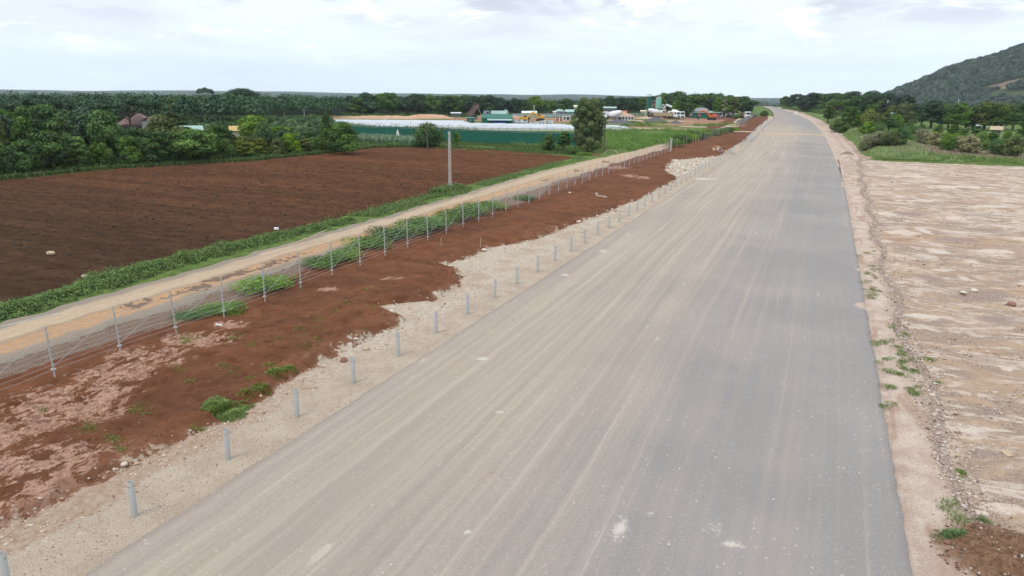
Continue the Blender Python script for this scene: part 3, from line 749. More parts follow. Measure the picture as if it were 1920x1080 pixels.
def lobes_spire(h, r, n=14):
    out = []
    for i in range(n):
        f = i/(n-1); z = .16+.80*f; rr = r*(1-.9*f**1.15)
        a = i*2.4; out.append((rr*.35*math.cos(a), rr*.35*math.sin(a), z*h, rr*.72+.06, rr*.6+h*.045))
    return out
def lobes_umbrella(h, r, n=16):
    out = []
    for i in range(n):
        a = i*2.4; q = r*math.sqrt((i+.5)/n)*.9
        out.append((q*math.cos(a), q*math.sin(a), h*(.86-.14*(q/r)**2+.07*rng.random()), r*.27, r*.12+.12))
    return out
def lobes_tuft(h, r, n=9):
    out = []
    for i in range(n):
        a = i*2.4; q = r*math.sqrt((i+.3)/n)*.7; s = r*(.42+.2*rng.random())
        out.append((q*math.cos(a), q*math.sin(a), h*(.38+.34*rng.random()), s, h*.32))
    return out
BARK = simple('grey brown bark', (.13, .10, .075), .95, dirt=.4, dirtcol=(.05, .045, .035), scale=3)
BARKP = simple('pale bark', (.34, .31, .26), .9, dirt=.4, dirtcol=(.12, .1, .08), scale=3)
LEAF = {
 'dark': leafmat('dark green leaves', (.026, .062, .012), (.098, .185, .030)),
 'mid': leafmat('mid green leaves', (.036, .088, .013), (.130, .245, .032)),
 'bright': leafmat('bright green leaves', (.058, .125, .014), (.200, .335, .042)),
 'olive': leafmat('olive leaves', (.055, .080, .014), (.19, .225, .040), (.26, .20, .06)),
 'brown': leafmat('russet scrub leaves', (.15, .16, .065), (.34, .33, .165), (.36, .28, .19)),
 'deep': leafmat('blue green leaves', (.018, .040, .020), (.060, .110, .052)),
 'yellow': leafmat('yellowing leaves', (.060, .095, .014), (.22, .25, .040), (.34, .27, .06)),
}
WORD = {'dark': 'dark green', 'mid': 'mid green', 'bright': 'bright green', 'olive': 'olive', 'brown': 'brownish', 'deep': 'blackish green', 'yellow': 'yellow-green'}
TV = {}
def tree_variant(key, kind, h, r, leaves, lsize, aspect=.5, z0=.3):
    lob = {'round': lambda: lobes_round(h, r, 18, z0), 'tall': lambda: lobes_round(h, r, 16, .22, .45), 'tier': lambda: lobes_tier(h, r),
           'spire': lambda: lobes_spire(h, r), 'umbrella': lambda: lobes_umbrella(h, r), 'bush': lambda: lobes_round(h, r, 14, .02),
           'tuft': lambda: lobes_tuft(h, r)}[kind]()
    V, F, T = crown_arrays(lob, leaves, lsize, aspect=aspect)
    V[:, 2] = np.maximum(V[:, 2], .03)
    cm = mesh_np('crown', V, F, dict(tint=T))
    tk = MB()
    ht = h*(.95 if kind in ('spire', 'tier') else .62)
    rb = .028*h+.03
    if kind == 'tuft': rb *= .4; ht = h*.4
    lean = (rng.random()-.5)*.1*h
    P = [(0, 0, -.3), (lean*.2, 0, ht*.3), (lean*.6, lean*.3, ht*.65), (lean, lean*.4, ht)]
    tk.tube(P, [rb, rb*.8, rb*.55, rb*.25], 7)
    for i in range(0, len(lob), 2 if len(lob) < 20 else 4):
        l = lob[i]; zb = max(h*.08, min(ht*.9, l[2]*.62))
        if kind in ('tier', 'spire'): zb = min(ht*.97, l[2]*.96)
        f = zb/ht
        tk.tube([(lean*f, lean*.35*f, zb), ((l[0]+lean*f)*.55, l[1]*.55, zb+(l[2]-zb)*.5), (l[0], l[1], l[2])], [rb*.42, rb*.25, rb*.08], 5)
    tm_ = tk.build('trunk', BARK); tme_ = tm_.data; bpy.data.objects.remove(tm_)
    TV[key] = (cm, tme_, h, r)
tree_variant('round1', 'round', 7, 2.6, 5600, .18, z0=.16)
tree_variant('round2', 'round', 7, 3.0, 5200, .21)
tree_variant('round3', 'round', 7, 2.3, 5000, .17, .6, z0=.08)
tree_variant('tall1', 'tall', 8, 2.0, 4600, .19)
tree_variant('tall2', 'tall', 8, 2.3, 4600, .18)
tree_variant('tier', 'tier', 8, 2.9, 5400, .17)
tree_variant('spire', 'spire', 8, 1.7, 6500, .13, .4)
tree_variant('umbrella', 'umbrella', 8, 4.2, 5200, .17)
tree_variant('bush1', 'bush', 3.2, 1.9, 3600, .13)
tree_variant('bush2', 'bush', 3.2, 1.6, 3200, .14, .6)
tree_variant('tuft1', 'tuft', 1.0, .9, 2800, .042)
tree_variant('tuft2', 'tuft', 1.0, .8, 2600, .046, .35)

def plant_tree(name, key, mat, x, y, h, wid, label, cat, group, rz=None, z=None, bark=None):
    cm, tmh, h0, r0 = TV[key]
    z = (ground_z(x, y) if z is None else z)
    e = empty(name, label, cat, (x, y, z), rng.random()*6.28 if rz is None else rz, group)
    s = h/h0; w = wid/(2*r0)
    e.scale = (w, w, s)
    cr = link('crown', cm, None, e)
    if not cm.materials: cm.materials.append(LEAF['mid'])
    cr.material_slots[0].link = 'OBJECT'; cr.material_slots[0].material = LEAF[mat]
    tk = link('trunk', tmh, None, e)
    if bark: tk.material_slots[0].link = 'OBJECT'; tk.material_slots[0].material = bark
    return e
SHAPE = {'round': 'round-crowned', 'tall': 'slender', 'tier': 'layered', 'spire': 'pointed', 'umbrella': 'flat-topped', 'bush': 'bushy', 'tuft': 'small'}
def place_rows(rows, group, where, cat='tree'):
    """rows: list of lists of (x,y,key,mat,h,w). every plant gets its own wording: look plus its count from the left of the row"""
    for ri, row in enumerate(rows):
        row = sorted(row, key=lambda q: math.atan2(q[0], q[1]))
        for i, q in enumerate(row):
            shp = SHAPE[''.join(ch for ch in q[2] if not ch.isdigit())]
            nm = 'tree' if q[4] > 2.6 and not q[2].startswith('tuft') else 'shrub'
            lab = '%s %s %s, %s from left in %s' % (shp, WORD[q[3]], nm, nth(i+1), where[ri])
            plant_tree(('%s_tree' % {'round': 'broadleaf', 'tall': 'slender', 'tier': 'layered', 'spire': 'conifer', 'umbrella': 'spreading', 'bush': 'bushy', 'tuft': 'low'}[''.join(ch for ch in q[2] if not ch.isdigit())]) if nm == 'tree' else 'shrub',
                       q[2], q[3], q[0], q[1], q[4], q[5], lab, nm, group)

# ---- the wood beyond the ploughed field
keys = ['round1', 'round2', 'round3', 'round2', 'tall1', 'tall2', 'round1', 'bush1']
def inwood(x, y):   # seen by the lens, with a margin
    a = math.degrees(math.atan2(x, y))
    return -64.5 < a < -37.9
def px_of(x, y):
    a = math.atan2(x, y)+AZ
    return 960+F_PX*math.tan(a)/math.cos(PITCH)*1.0
def cap(x, y):
    d = math.hypot(x, y); p = px_of(x, y)
    yc = np.interp(p, [0, 60, 130, 200, 215, 278, 300, 330, 372, 385, 420, 445, 470, 520, 600, 640], [192, 190, 198, 204, 229, 229, 214, 240, 240, 226, 240, 240, 218, 224, 236, 238])
    return 10.5-(yc-160+rng.normal()*5)/1281*d
rows = []
def hscale(px_az):   # woods are taller at the far left, lower toward the yard
    return float(np.interp(px_az, [-63, -55, -47, -40, -34], [1.12, 1.05, .98, .8, .62]))
row = []
y = 38.0
while y < 112:
    x = field_left(y)-2.2-1.2*rng.random()
    if inwood(x, y):
        a = math.degrees(math.atan2(x, y)); h = min((3.2+1.9*rng.random())*(.9 if y > 85 else 1), cap(x, y))
        row.append((x, y, ['round1', 'round3', 'bush1', 'bush2', 'round2', 'tall1', 'bush1'][rng.integers(7)], ['mid', 'olive', 'mid', 'dark', 'bright', 'mid', 'dark', 'olive'][rng.integers(8)], h, h*(.78+.3*rng.random())))
    y += 2.5+1.0*rng.random()
rows.append(row)
for k, (off, sp) in enumerate([(6.5, 4.6), (12, 5.2), (19, 6.0), (28, 7.5), (40, 9.5), (56, 12), (78, 15), (100, 14)]):
    row = []; y = 22.0
    while y < 165+off*.5:
        x = (field_left(min(y, 100)))-off-2.2*rng.random()+(max(0, y-100)*.12)
        if inwood(x, y) and not (y > 118 and x > -92) :
            a = math.degrees(math.atan2(x, y))
            hs = hscale(a); h = (5.6+1.8*rng.random()+(.5 if k > 1 else 0))*hs
            kk = keys[rng.integers(len(keys))]
            if rng.random() < .06: kk = 'umbrella'
            if rng.random() < .06: kk = 'tier'
            wd = h*(.62+.25*rng.random())*(1.25 if kk == 'umbrella' else .72 if kk.startswith('tall') else 1)
            h = min(h*1.08, cap(x, y)); h = max(h, 1.8); wd = max(wd, 2.6) if h > 2.5 else 3.0
            clear = any(math.hypot(x-hx, y-hy) < hr for hx, hy, hr in [(*bearing(244, 156), 8), (*bearing(350, 145), 5), (*bearing(434, 145), 4)])
            if not clear: row.append((x, y, kk, ['mid', 'dark', 'olive', 'dark', 'yellow', 'mid', 'deep', 'bright', 'olive'][rng.integers(9)], h, wd))
        y += sp*(.75+.5*rng.random())
    rows.append(row)
W8 = ['front row behind the ploughed field', 'second row behind the ploughed field', 'third row behind the ploughed field', 'fourth row behind the ploughed field',
      'fifth row behind the ploughed field', 'sixth row behind the ploughed field', 'seventh row before the forest', 'eighth row before the forest', 'last row before the forest']
place_rows(rows, 'trees of the wood behind the ploughed field', W8)
# named trees one can pick out there
def px_tree(px, py, key, mat, h, w, label, name, cat, group=None, bark=None):
    x, y = at(px, py); return plant_tree(name, key, mat, x, y, h, w, label, cat, group, bark=bark)
def special(px, dist, key, mat, h, w, label, name='broadleaf_tree', cat='tree', group=None, bark=None):
    x, y = bearing(px, dist); return plant_tree(name, key, mat, x, y, h, w, label, cat, group, bark=bark)
special(315, 128, 'tier', 'dark', 8.6, 8.0, 'tall layered dark tree rising above the wood, just beside the pink-roofed house', 'layered_tree')
special(236, 158, 'umbrella', 'deep', 8.9, 13, 'wide flat-topped dark tree standing directly behind the pink-roofed house', 'spreading_tree')
special(68, 150, 'umbrella', 'deep', 9.2, 11, 'feathery flat-topped dark tree showing above the wood near its left end', 'spreading_tree')
special(608, 124, 'spire', 'dark', 7.6, 4.6, 'pointed dark conifer standing out at the right end of the wood', 'conifer_tree')
special(640, 119, 'round1', 'mid', 5.6, 5.2, 'rounded green tree with visible trunks, last of the wood beside the corn', bark=BARK)
px_tree(366, 303, 'round2', 'bright', 4.9, 7.4, 'dense umbrella-shaped green tree at the field edge, bright on top', 'spreading_tree', 'tree')
special(470, 135, 'round2', 'bright', 5.6, 6.4, 'bright green rounded tree topping the middle of the wood')
special(450, 360, 'round1', 'deep', 12.5, 22, 'broad blackish tree clump standing out against the far forest')
special(384, 620, 'umbrella', 'deep', 19.5, 13, 'lone tall tree rising over the forest skyline on the left', 'spreading_tree')

# ---- big tree and bushes by the tin fence
def bigtree():
    h, r = 9.1, 3.55
    lob = []
    for i in range(60):
        f = (i+.5)/60; z = .09+.87*f
        prof = np.interp(f, [0, .12, .35, .6, .82, 1], [.70, 1.0, 1.08, 1.04, .84, .38])
        a = i*2.4; q = r*prof*(.35+.45*rng.random()); s = r*(.17+.12*rng.random())
        lob.append((q*math.cos(a), q*math.sin(a), z*h, s, s*.8))
    V, F, T = crown_arrays(lob, 34000, .13)
    # leaf colour varies at random from lobe to lobe and leaf to leaf
    e = empty('broadleaf_tree', 'big lone rounded tree with yellowish upper leaves standing beside the dirt track', 'tree', (-38.3, 119.5, -.05))
    link('crown', mesh_np('crown', V, F, dict(tint=T)), LEAF['olive2'], e)
    tk = MB(); tk.tube([(0, 0, -.3), (.05, 0, 1.5), (0, .1, 4), (.1, 0, 7)], [.26, .21, .15, .05], 9)
    for l in lob[::5]: tk.tube([(0, 0, max(1.0, l[2]*.55)), (l[0]*.5, l[1]*.5, l[2]*.85), (l[0], l[1], l[2])], [.1, .06, .02], 6)
    tk.build('trunk', BARK, e)
LEAF['olive2'] = leafmat('glossy olive green leaves', (.060, .105, .018), (.225, .30, .055), (.36, .37, .08))
bigtree()
px_tree(803, 275, 'bush1', 'dark', 4.4, 6.3, 'large dome-shaped dark bush at the far edge of the ploughed field', 'bush', 'bush')
px_tree(856, 277, 'tall2', 'mid', 3.1, 1.9, 'small upright green shrub beside the concrete power pole', 'shrub', 'shrub')
px_tree(1028, 282, 'bush1', 'dark', 3.0, 2.9, 'rounded dark bush, left one of the pair left of the big lone tree', 'bush', 'bush')
px_tree(1057, 283, 'tall1', 'mid', 3.7, 2.9, 'taller loose green bush between the dark bush and the big lone tree', 'bush', 'bush')
px_tree(1078, 288, 'tuft1', 'mid', 1.2, 3.6, 'low spreading weedy bush at the foot of the big lone tree', 'shrub', 'shrub')
px_tree(1097, 291, 'tuft2', 'bright', .7, 3.2, 'low bright weeds on the mound under the big lone tree', 'shrub', 'shrub')

# ---- trees beyond the yard, left to right
rowA = []; 
px = 655
while px < 1245:
    d = np.interp(px, [640, 760, 900, 1100, 1240], [300, 318, 330, 372, 385])*(1+.05*(rng.random()-.5))
    if not any(a < px < b for a, b in [(1040, 1056), (1066, 1098)]):
        x, y = bearing(px, d); top = np.interp(px, [640, 700, 760, 840, 900, 960, 1100, 1240], [8.2, 9.6, 8.2, 8.6, 8.6, 7.8, 7.4, 8.6])
        h = (top*(.85+.28*rng.random()))-float(zg(x, y))*.55
        rowA.append((x, y, keys[rng.integers(7)], ['dark', 'deep', 'deep', 'dark', 'mid', 'deep'][rng.integers(6)], h, h*(.7+.45*rng.random())))
    px += 7+9*rng.random()
rowB = []; px = 1236
while px < 1415:
    d = np.interp(px, [1236, 1300, 1415], [352, 335, 345])*(1+.06*(rng.random()-.5))
    x, y = bearing(px, d); h = np.interp(px, [1236, 1265, 1300, 1370, 1412], [8.6, 10.5, 9.4, 9.2, 8.6])*(.88+.22*rng.random())-float(zg(x, y))*.6
    rowB.append((x, y, ['round1', 'round2', 'round3', 'tall1', 'umbrella', 'round2'][rng.integers(6)], ['dark', 'mid', 'deep', 'dark'][rng.integers(4)], h, h*(.75+.4*rng.random())))
    px += 7+6*rng.random()
rowC = []; px = 1268
while px < 1300:
    x, y = bearing(px, 306); h = 6.2+1.5*rng.random()
    rowC.append((x, y, ['round1', 'tall2', 'round3'][rng.integers(3)], ['mid', 'dark', 'bright'][rng.integers(3)], h, h*.75)); px += 7+4*rng.random()
for px_ in (1348, 1362, 1370, 1379):
    x, y = bearing(px_, 318); h = 8.0+1.0*rng.random(); rowC.append((x, y, 'tall1', ['brown', 'olive', 'mid', 'dark'][rng.integers(4)], h, h*.6))
place_rows([rowA, rowB, rowC], 'trees beyond the construction yard', ['tree line behind the yard wall', 'trees behind the batching plant', 'nearer trees around green office'])
px_tree(1385, 0+222, 'bush1', 'bright', 1.8, 6, 'low bright bush at the foot of the far power pole', 'bush', 'bush')
px_tree(1433, 217, 'bush2', 'dark', 2.6, 4.2, 'small round dark bush on the bank left of the far road', 'bush', 'bush')

# ---- right hand side
rowR = []; px = 1474
for k in range(60):
    if px > 1705: break
    d = np.interp(px, [1470, 1520, 1600, 1700], [540, 455, 400, 400])*(1+.07*(rng.random()-.5))
    x, y = bearing(px, d); h = np.interp(px, [1470, 1500, 1560, 1620, 1700], [8.5, 10.5, 10.2, 11.2, 10.5])*(.86+.25*rng.random())-float(zg(x, y))*.8
    rowR.append((x, y, ['round1', 'round2', 'round3', 'tall1', 'umbrella'][rng.integers(5)], ['deep', 'dark', 'deep'][rng.integers(3)], h, h*(.8+.4*rng.random())))
    px += 8+6*rng.random()
rowR2 = []; px = 1560
while px < 1960:
    d = np.interp(px, [1550, 1620, 1750, 1960], [285, 270, 262, 250])*(1+.10*(rng.random()-.5))
    x, y = bearing(px, d); h = (6.3+2.6*rng.random())-float(zg(x, y))*.5
    if not 1684 < px < 1702: rowR2.append((x, y, ['round1', 'round2', 'tall1', 'tall2', 'umbrella', 'tier', 'round3'][rng.integers(7)], ['dark', 'mid', 'dark', 'deep', 'mid', 'olive'][rng.integers(6)], h, h*(.65+.4*rng.random())))
    px += (8 if px < 1700 else 13)+8*rng.random()
rowR3 = []; px = 1584
while px < 1960:
    d = np.interp(px, [1570, 1620, 1700, 1960], [228, 205, 205, 200])*(1+.10*(rng.random()-.5))
    x, y = bearing(px, d); h = np.interp(px, [1570, 1600, 1680, 1740, 1960], [4.6, 5.6, 5.0, 3.0, 2.6])*(.7+.5*rng.random())
    rowR3.append((x, y, ['round1', 'bush1', 'bush2', 'tall1', 'round3'][rng.integers(5)], ['mid', 'mid', 'dark', 'bright', 'mid', 'olive'][rng.integers(6)], h, h*(.75+.4*rng.random()))); px += (12 if px < 1690 else 20)+12*rng.random()
rowR4 = []; px = 1640
while px < 1960:
    d = np.interp(px, [1590, 1650, 1960], [196, 182, 172])*(1+.06*(rng.random()-.5))
    x, y = bearing(px, d); h = 1.6+1.6*rng.random()
    rowR4.append((x, y, ['bush1', 'bush2', 'tuft1', 'tall2'][rng.integers(4)], ['bright', 'mid', 'bright', 'dark'][rng.integers(4)], h, h*(.8+.5*rng.random()))); px += 15+14*rng.random()
rowR5 = [(*bearing(p_, d_), k_, m_, h_, w_) for p_, d_, k_, m_, h_, w_ in [
    (1641, 149, 'bush1', 'brown', 3.0, 3.6), (1660, 150, 'bush2', 'brown', 2.9, 3.4), (1683, 148, 'bush1', 'olive', 2.9, 3.6), (1702, 150, 'bush2', 'mid', 3.2, 3.4),
    (1746, 158, 'bush1', 'brown', 3.0, 3.6), (1768, 156, 'bush2', 'brown', 2.6, 3.6), (1795, 147, 'bush1', 'mid', 3.1, 3.2), (1815, 155, 'bush1', 'brown', 2.6, 3.0), (1838, 148, 'bush2', 'brown', 3.3, 4.0), (1862, 160, 'bush2', 'mid', 2.1, 2.6),
    (1892, 150, 'bush1', 'mid', 2.7, 3.4), (1921, 148, 'bush2', 'olive', 3.3, 3.6), (1725, 165, 'tuft1', 'mid', 1.5, 2.6)]]
place_rows([rowR, rowR2, rowR3, rowR4, rowR5], 'trees and scrub right of the road', ['dark line beside the far road', 'tall back row right of road', 'middle row right of the road', 'low row at meadow back', 'scrub row crossing the meadow'])

# ---- weeds near the road fence: separate shrubs
wl = [(505, 541, 2.2, .55), (610, 503, 1.6, .7), (655, 490, 1.6, .8), (700, 468, 2.0, 1.0), (742, 452, 2.1, 1.1), (785, 438, 2.4, 1.15), (822, 430, 2.2, 1.1), (855, 416, 2.3, 1.1), (893, 404, 2.3, 1.1), (925, 395, 2.0, .9), (990, 376, 1.5, .5), (372, 598, 1.1, .28), (432, 582, 1.4, .26)]
for i, (a, b, w_, h_) in enumerate(wl):
    x, y = at(a, b)
    plant_tree('shrub', ['tuft2', 'tuft1'][i % 2], ['bright', 'mid', 'bright'][i % 3], x-.4, y, h_*.95, w_*1.7, 'feathery green weed clump against the wire fence, %s counting from the camera' % nth([11, 12, 0, 1, 2, 3, 4, 5, 6, 7, 8, 9, 10].index(i) + 1 if False else sorted(range(len(wl)), key=lambda j: -wl[j][1]).index(i)+1), 'shrub', 'weed clumps along the wire fence', z=.02)
fwl = [(1296, 276, 2.0), (1308, 270, 2.1), (1322, 266, 2.1), (1334, 262, 2.0), (1346, 258, 1.9), (1360, 255, 1.8), (1374, 251, 1.6), (1388, 248, 1.5), (1400, 246, 1.2)]
for i, (a, b, h_) in enumerate(fwl):
    x, y = at(a, b); plant_tree('shrub', 'bush1' if i % 2 else 'tuft1', 'mid' if i % 2 else 'bright', x-3.2, y-2, h_, 4.6, 'leafy green shrub behind the bare far fence posts, %s from the left' % nth(i+1), 'shrub', 'shrubs behind the bare fence posts', z=-.1)

# ---- masses: leaf scatter as single objects
def scatter_leaves(name, pts, hts, per, size, mat, spread=.5, upb=.6, aspect=.5, kind='stuff'):
    """pts Nx3 base points; each gets `per` leaves in a little dome"""
    n = len(pts); k = np.repeat(np.arange(n), per); m = len(k)
    d = unit(m, .5); d[:, 2] = np.abs(d[:, 2])
    rr = (.45+.55*rng.random(m))[:, None]
    sc = np.stack([np.full(m, 1.0)*hts[k]*spread*1.0, hts[k]*spread, hts[k]], 1)
    C = pts[k]+d*sc*rr
    N = d+unit(m)*.8; N[:, 2] += upb; N /= np.linalg.norm(N, axis=1)[:, None]
    V, F = leaf_quads(C, N, size if np.isscalar(size) else size[k], aspect)
    tint = np.repeat(.5*rng.random(n)[k]+.5*rng.random(m), 4)
    return tag(link(name, mesh_np(name, V, F, dict(tint=tint)), mat), kind=kind)
def blades(name, P, H, wid, mat, lean=.35, kind='stuff'):
    n = len(P); a = rng.random(n)*6.283; l = (rng.random(n))*lean*H
    d = np.stack([np.cos(a), np.sin(a), np.zeros(n)], 1); w = np.stack([-np.sin(a), np.cos(a), np.zeros(n)], 1)*(wid*(.6+.8*rng.random(n)))[:, None]
    tip = P+d*l[:, None]*1.6; tip[:, 2] += H*(.7+.3*rng.random(n)); midp = P+d*l[:, None]*.5; midp[:, 2] += H*.6
    V = np.stack([P-w, P+w, midp+w*.7, tip, midp-w*.7], 1)
    V = np.stack([V[:, 0], V[:, 1], V[:, 2], V[:, 3], V[:, 0], V[:, 3], V[:, 4], V[:, 4]], 1)
    # two quads per blade
    V = np.stack([P-w, P+w, midp+w*.7, midp-w*.7, midp-w*.7, midp+w*.7, tip+w*.05, tip-w*.05], 1).reshape(-1, 3)
    F = np.arange(8*n).reshape(-1, 4)
    t_ = np.repeat(rng.random(n), 8)
    return tag(link(name, mesh_np(name, V, F, dict(tint=t_)), mat), kind=kind)

# hedge of weeds along the track
hy = np.concatenate([rng.uniform(14, 45.6, 1500)])
mid_ = np.interp(hy, [14, 20, 28, 35, 44, 56], [-34.3, -34.6, -35.6, -35.2, -34.8, -35.0]); wid_ = np.interp(hy, [14, 24, 36, 46, 56], [.9, 1.3, 1.1, .75, .5])
q = rng.normal(size=len(hy))*.55; hx = mid_+np.clip(q, -1, 1)*wid_
hh = (.55+.9*fbm(hy*.9, hx*.9, 3, 6))*(1-.55*np.abs(np.clip(q, -1, 1)))*np.interp(hy, [14, 24, 36, 44, 47], [.65, .85, .75, .55, .3])*(.7+.6*vn(hy*.8, hy*0, 5))
hl = scatter_leaves('weedy_hedge', np.stack([hx, hy, hx*0-.03], 1), hh, 52, .055, leafmat('hedge leaves', (.050, .100, .020), (.225, .325, .065)), spread=.62, kind='thing')
tag(hl, 'thick bright green weedy hedge between ploughed field and dirt track', 'hedge')
# grass strips
def patch(px, py, r, n, h):
    x, y = at(px, py); a = rng.random(n)*6.283; q = r*np.sqrt(rng.random(n))
    X, Y = x+q*np.cos(a), y+q*np.sin(a)
    return np.stack([X, Y, np.zeros(n)-.02], 1), np.full(n, h)*(1.1-.7*q/r)
def many(L):
    A = [patch(*l) for l in L]; return np.concatenate([a[0] for a in A]), np.concatenate([a[1] for a in A])
GR = leafmat('fresh grass', (.075, .130, .028), (.230, .315, .075))
GD = leafmat('meadow grass', (.060, .090, .028), (.185, .215, .085), (.26, .21, .13))
def strip(n, ya, yb, fx_, sx_, h, z=0.0):
    Y = rng.uniform(ya, yb, n); X = fx_(Y)+rng.normal(size=n)*sx_
    return np.stack([X, Y, np.full(n, z)], 1), np.full(n, h)*(.5+rng.random(n))
P1 = [strip(16000, 44, 64, lambda y_: -35.0+0*y_, .7, .22), strip(9000, 64, 84, lambda y_: -35.1+.3*np.sin(y_), .55, .17), strip(6000, 86, 108, lambda y_: -35.6+.4*np.sin(y_*.5), .6, .16), strip(3000, 62, 67, lambda y_: -36.2+0*y_, .45, .5)]
keep = [p_[1]*0+1 for p_ in P1]
Pa = np.concatenate([p_[0] for p_ in P1]); Ha = np.concatenate([p_[1] for p_ in P1])
mk = vn(Pa[:, 0]*.5, Pa[:, 1]*.35, 77) > .28
blades('field_edge_grass', Pa[mk], Ha[mk], .035, GR)
# grass at the foot of the wood and around the tin fence
n = 26000; Y = rng.uniform(36, 116, n); X = field_left(Y)-.1-2.6*rng.random(n)**1.3
Pb = [np.stack([X, Y, X*0-.12], 1)]; Hb = [np.full(n, .5)*(.4+rng.random(n))]
n = 30000; X = rng.uniform(-92, -38, n); Y = rng.uniform(112.5, 130, n)
mk = (fbm(X*.15, Y*.3, 3, 8) > .42) & ((X < -60) | (Y > 111+(X+60)*-.05))
Pb.append(np.stack([X, Y, X*0-.12], 1)[mk]); Hb.append((np.full(n, .32)*(.3+rng.random(n)))[mk])
blades('rough_grass', np.concatenate(Pb), np.concatenate(Hb), .06, leafmat('rough grass blades', (.045, .085, .020), (.150, .215, .055)))
n = 5200; X = rng.uniform(-92, -73, n); Y = rng.uniform(115.5, 126.5, n)
blades('corn_patch', np.stack([X, Y, X*0-.1], 1), np.full(n, 1.5)*(.6+.5*rng.random(n)), .10, leafmat('maize leaves', (.10, .17, .08), (.24, .33, .20)), lean=.55)
n = 1500; X = rng.uniform(-125, -60, n); Y = rng.uniform(134, 160, n)-(X+60)*-.05
mk = (X < -74) | (Y < 144)
Pz = np.stack([X, Y, X*0-.1], 1)[mk]
scatter_leaves('tall_weeds', Pz, np.where(Pz[:, 0] < -78, 1.9, .45)*(.5+.8*rng.random(len(Pz))), 20, .2, leafmat('pale weed leaves', (.10, .125, .05), (.235, .25, .125)), spread=.9)
# lush weeds between track and yard
n = 2300; Y = rng.uniform(126, 203, n); X = tr_l(Y)-1.0-28*rng.random(n)**1.1
mk = (fbm(X*.12, Y*.06, 3, 19) > .40) & (Y > 118-(X+30)*.35) & (Y < 204-(-30-X)*.25)
Pz = np.stack([X, Y, X*0-.12], 1)[mk]
scatter_leaves('lush_weeds', Pz, (.5+.65*rng.random(len(Pz))), 46, .11, leafmat('lush weed leaves', (.065, .14, .018), (.20, .33, .055)), spread=1.3)
n = 900; X = rng.uniform(-70, -28, n); Y = rng.uniform(212, 262, n); mk = fbm(X*.09, Y*.05, 3, 12) > .52
Pz = np.stack([X, Y, X*0-.12], 1)[mk]
scatter_leaves('yard_weeds', Pz, .3+.4*rng.random(len(Pz)), 16, .28, GR, spread=1.6)
# bank and meadow grass on the right
def right_pts(n, f):
    Y = rng.uniform(130, 420, n)**1.0; X = road_r(Y)+f(n); return X, Y
n = 90000; Y = 131+290*rng.random(n)**1.7; X = road_r(Y)+6.3+9*rng.random(n)
Z = g_z(X, Y); Pg = [np.stack([X, Y, Z], 1)]; Hg = [.12+.28*rng.random(n)]
n = 90000; Y = 131+150*rng.random(n)**1.2; X = rng.uniform(8, 75, n)
mk = fbm(X*.09, Y*.16, 3, 33) > np.where((Y > 138) & (Y < 158), .50, .26)
Z = g_z(X, Y); Pg.append(np.stack([X, Y, Z], 1)[mk]); Hg.append(((.13+.25*rng.random(n))*(1+(Y-131)/120))[mk])
blades('meadow_grass', np.concatenate(Pg), np.concatenate(Hg), .055, leafmat('meadow blades', (.17, .24, .07), (.40, .48, .19)))
n = 20000; X = rng.uniform(12, 75, n); Y = rng.uniform(138, 160, n)
blades('dry_grass', np.stack([X, Y, g_z(X, Y)], 1), .2+.3*rng.random(n), .06, leafmat('dry pinkish grass', (.27, .20, .13), (.44, .34, .24)))
n = 420; X = rng.uniform(8, 48, n); Y = rng.uniform(130.5, 136.5, n)+(X*.03); mk = fbm(X*.25, Y*.2, 3, 63) > .42
Pz = np.stack([X, Y, g_z(X, Y)], 1)[mk]
scatter_leaves('meadow_edge_weeds', Pz, .35+.55*rng.random(len(Pz)), 40, .09, leafmat('edge weed leaves', (.06, .12, .020), (.19, .29, .06)), spread=1.5)
def under(px0, px1, d0, d1, n, h, extra=0.0):
    px_ = rng.uniform(px0, px1, n); P_ = [bearing(p_, np.interp(p_, [px0, px1], [d0, d1])+rng.uniform(-6, 5)) for p_ in px_]
    X, Y = np.array(P_).T; return np.stack([X, Y, zg(X, Y)-.1], 1), h*(.5+rng.random(n))
Us = [under(640, 960, 292, 330, 260, 1.6), under(960, 1245, 345, 360, 200, 1.6), under(1236, 1420, 330, 330, 170, 1.8), under(1472, 1560, 520, 400, 120, 2.6), under(1540, 1710, 395, 385, 200, 2.6), under(1575, 1720, 250, 235, 90, 1.5)]
n = 420; Y = rng.uniform(38, 114, n); X = field_left(Y)-1.6-3.5*rng.random(n); Us.append((np.stack([X, Y, X*0-.15], 1), .9*(.5+rng.random(n))))
P_ = np.concatenate([u_[0] for u_ in Us]); H_ = np.concatenate([u_[1] for u_ in Us])
scatter_leaves('undergrowth', P_, H_, 70, .20, leafmat('undergrowth leaves', (.030, .070, .015), (.115, .20, .040)), spread=1.1)
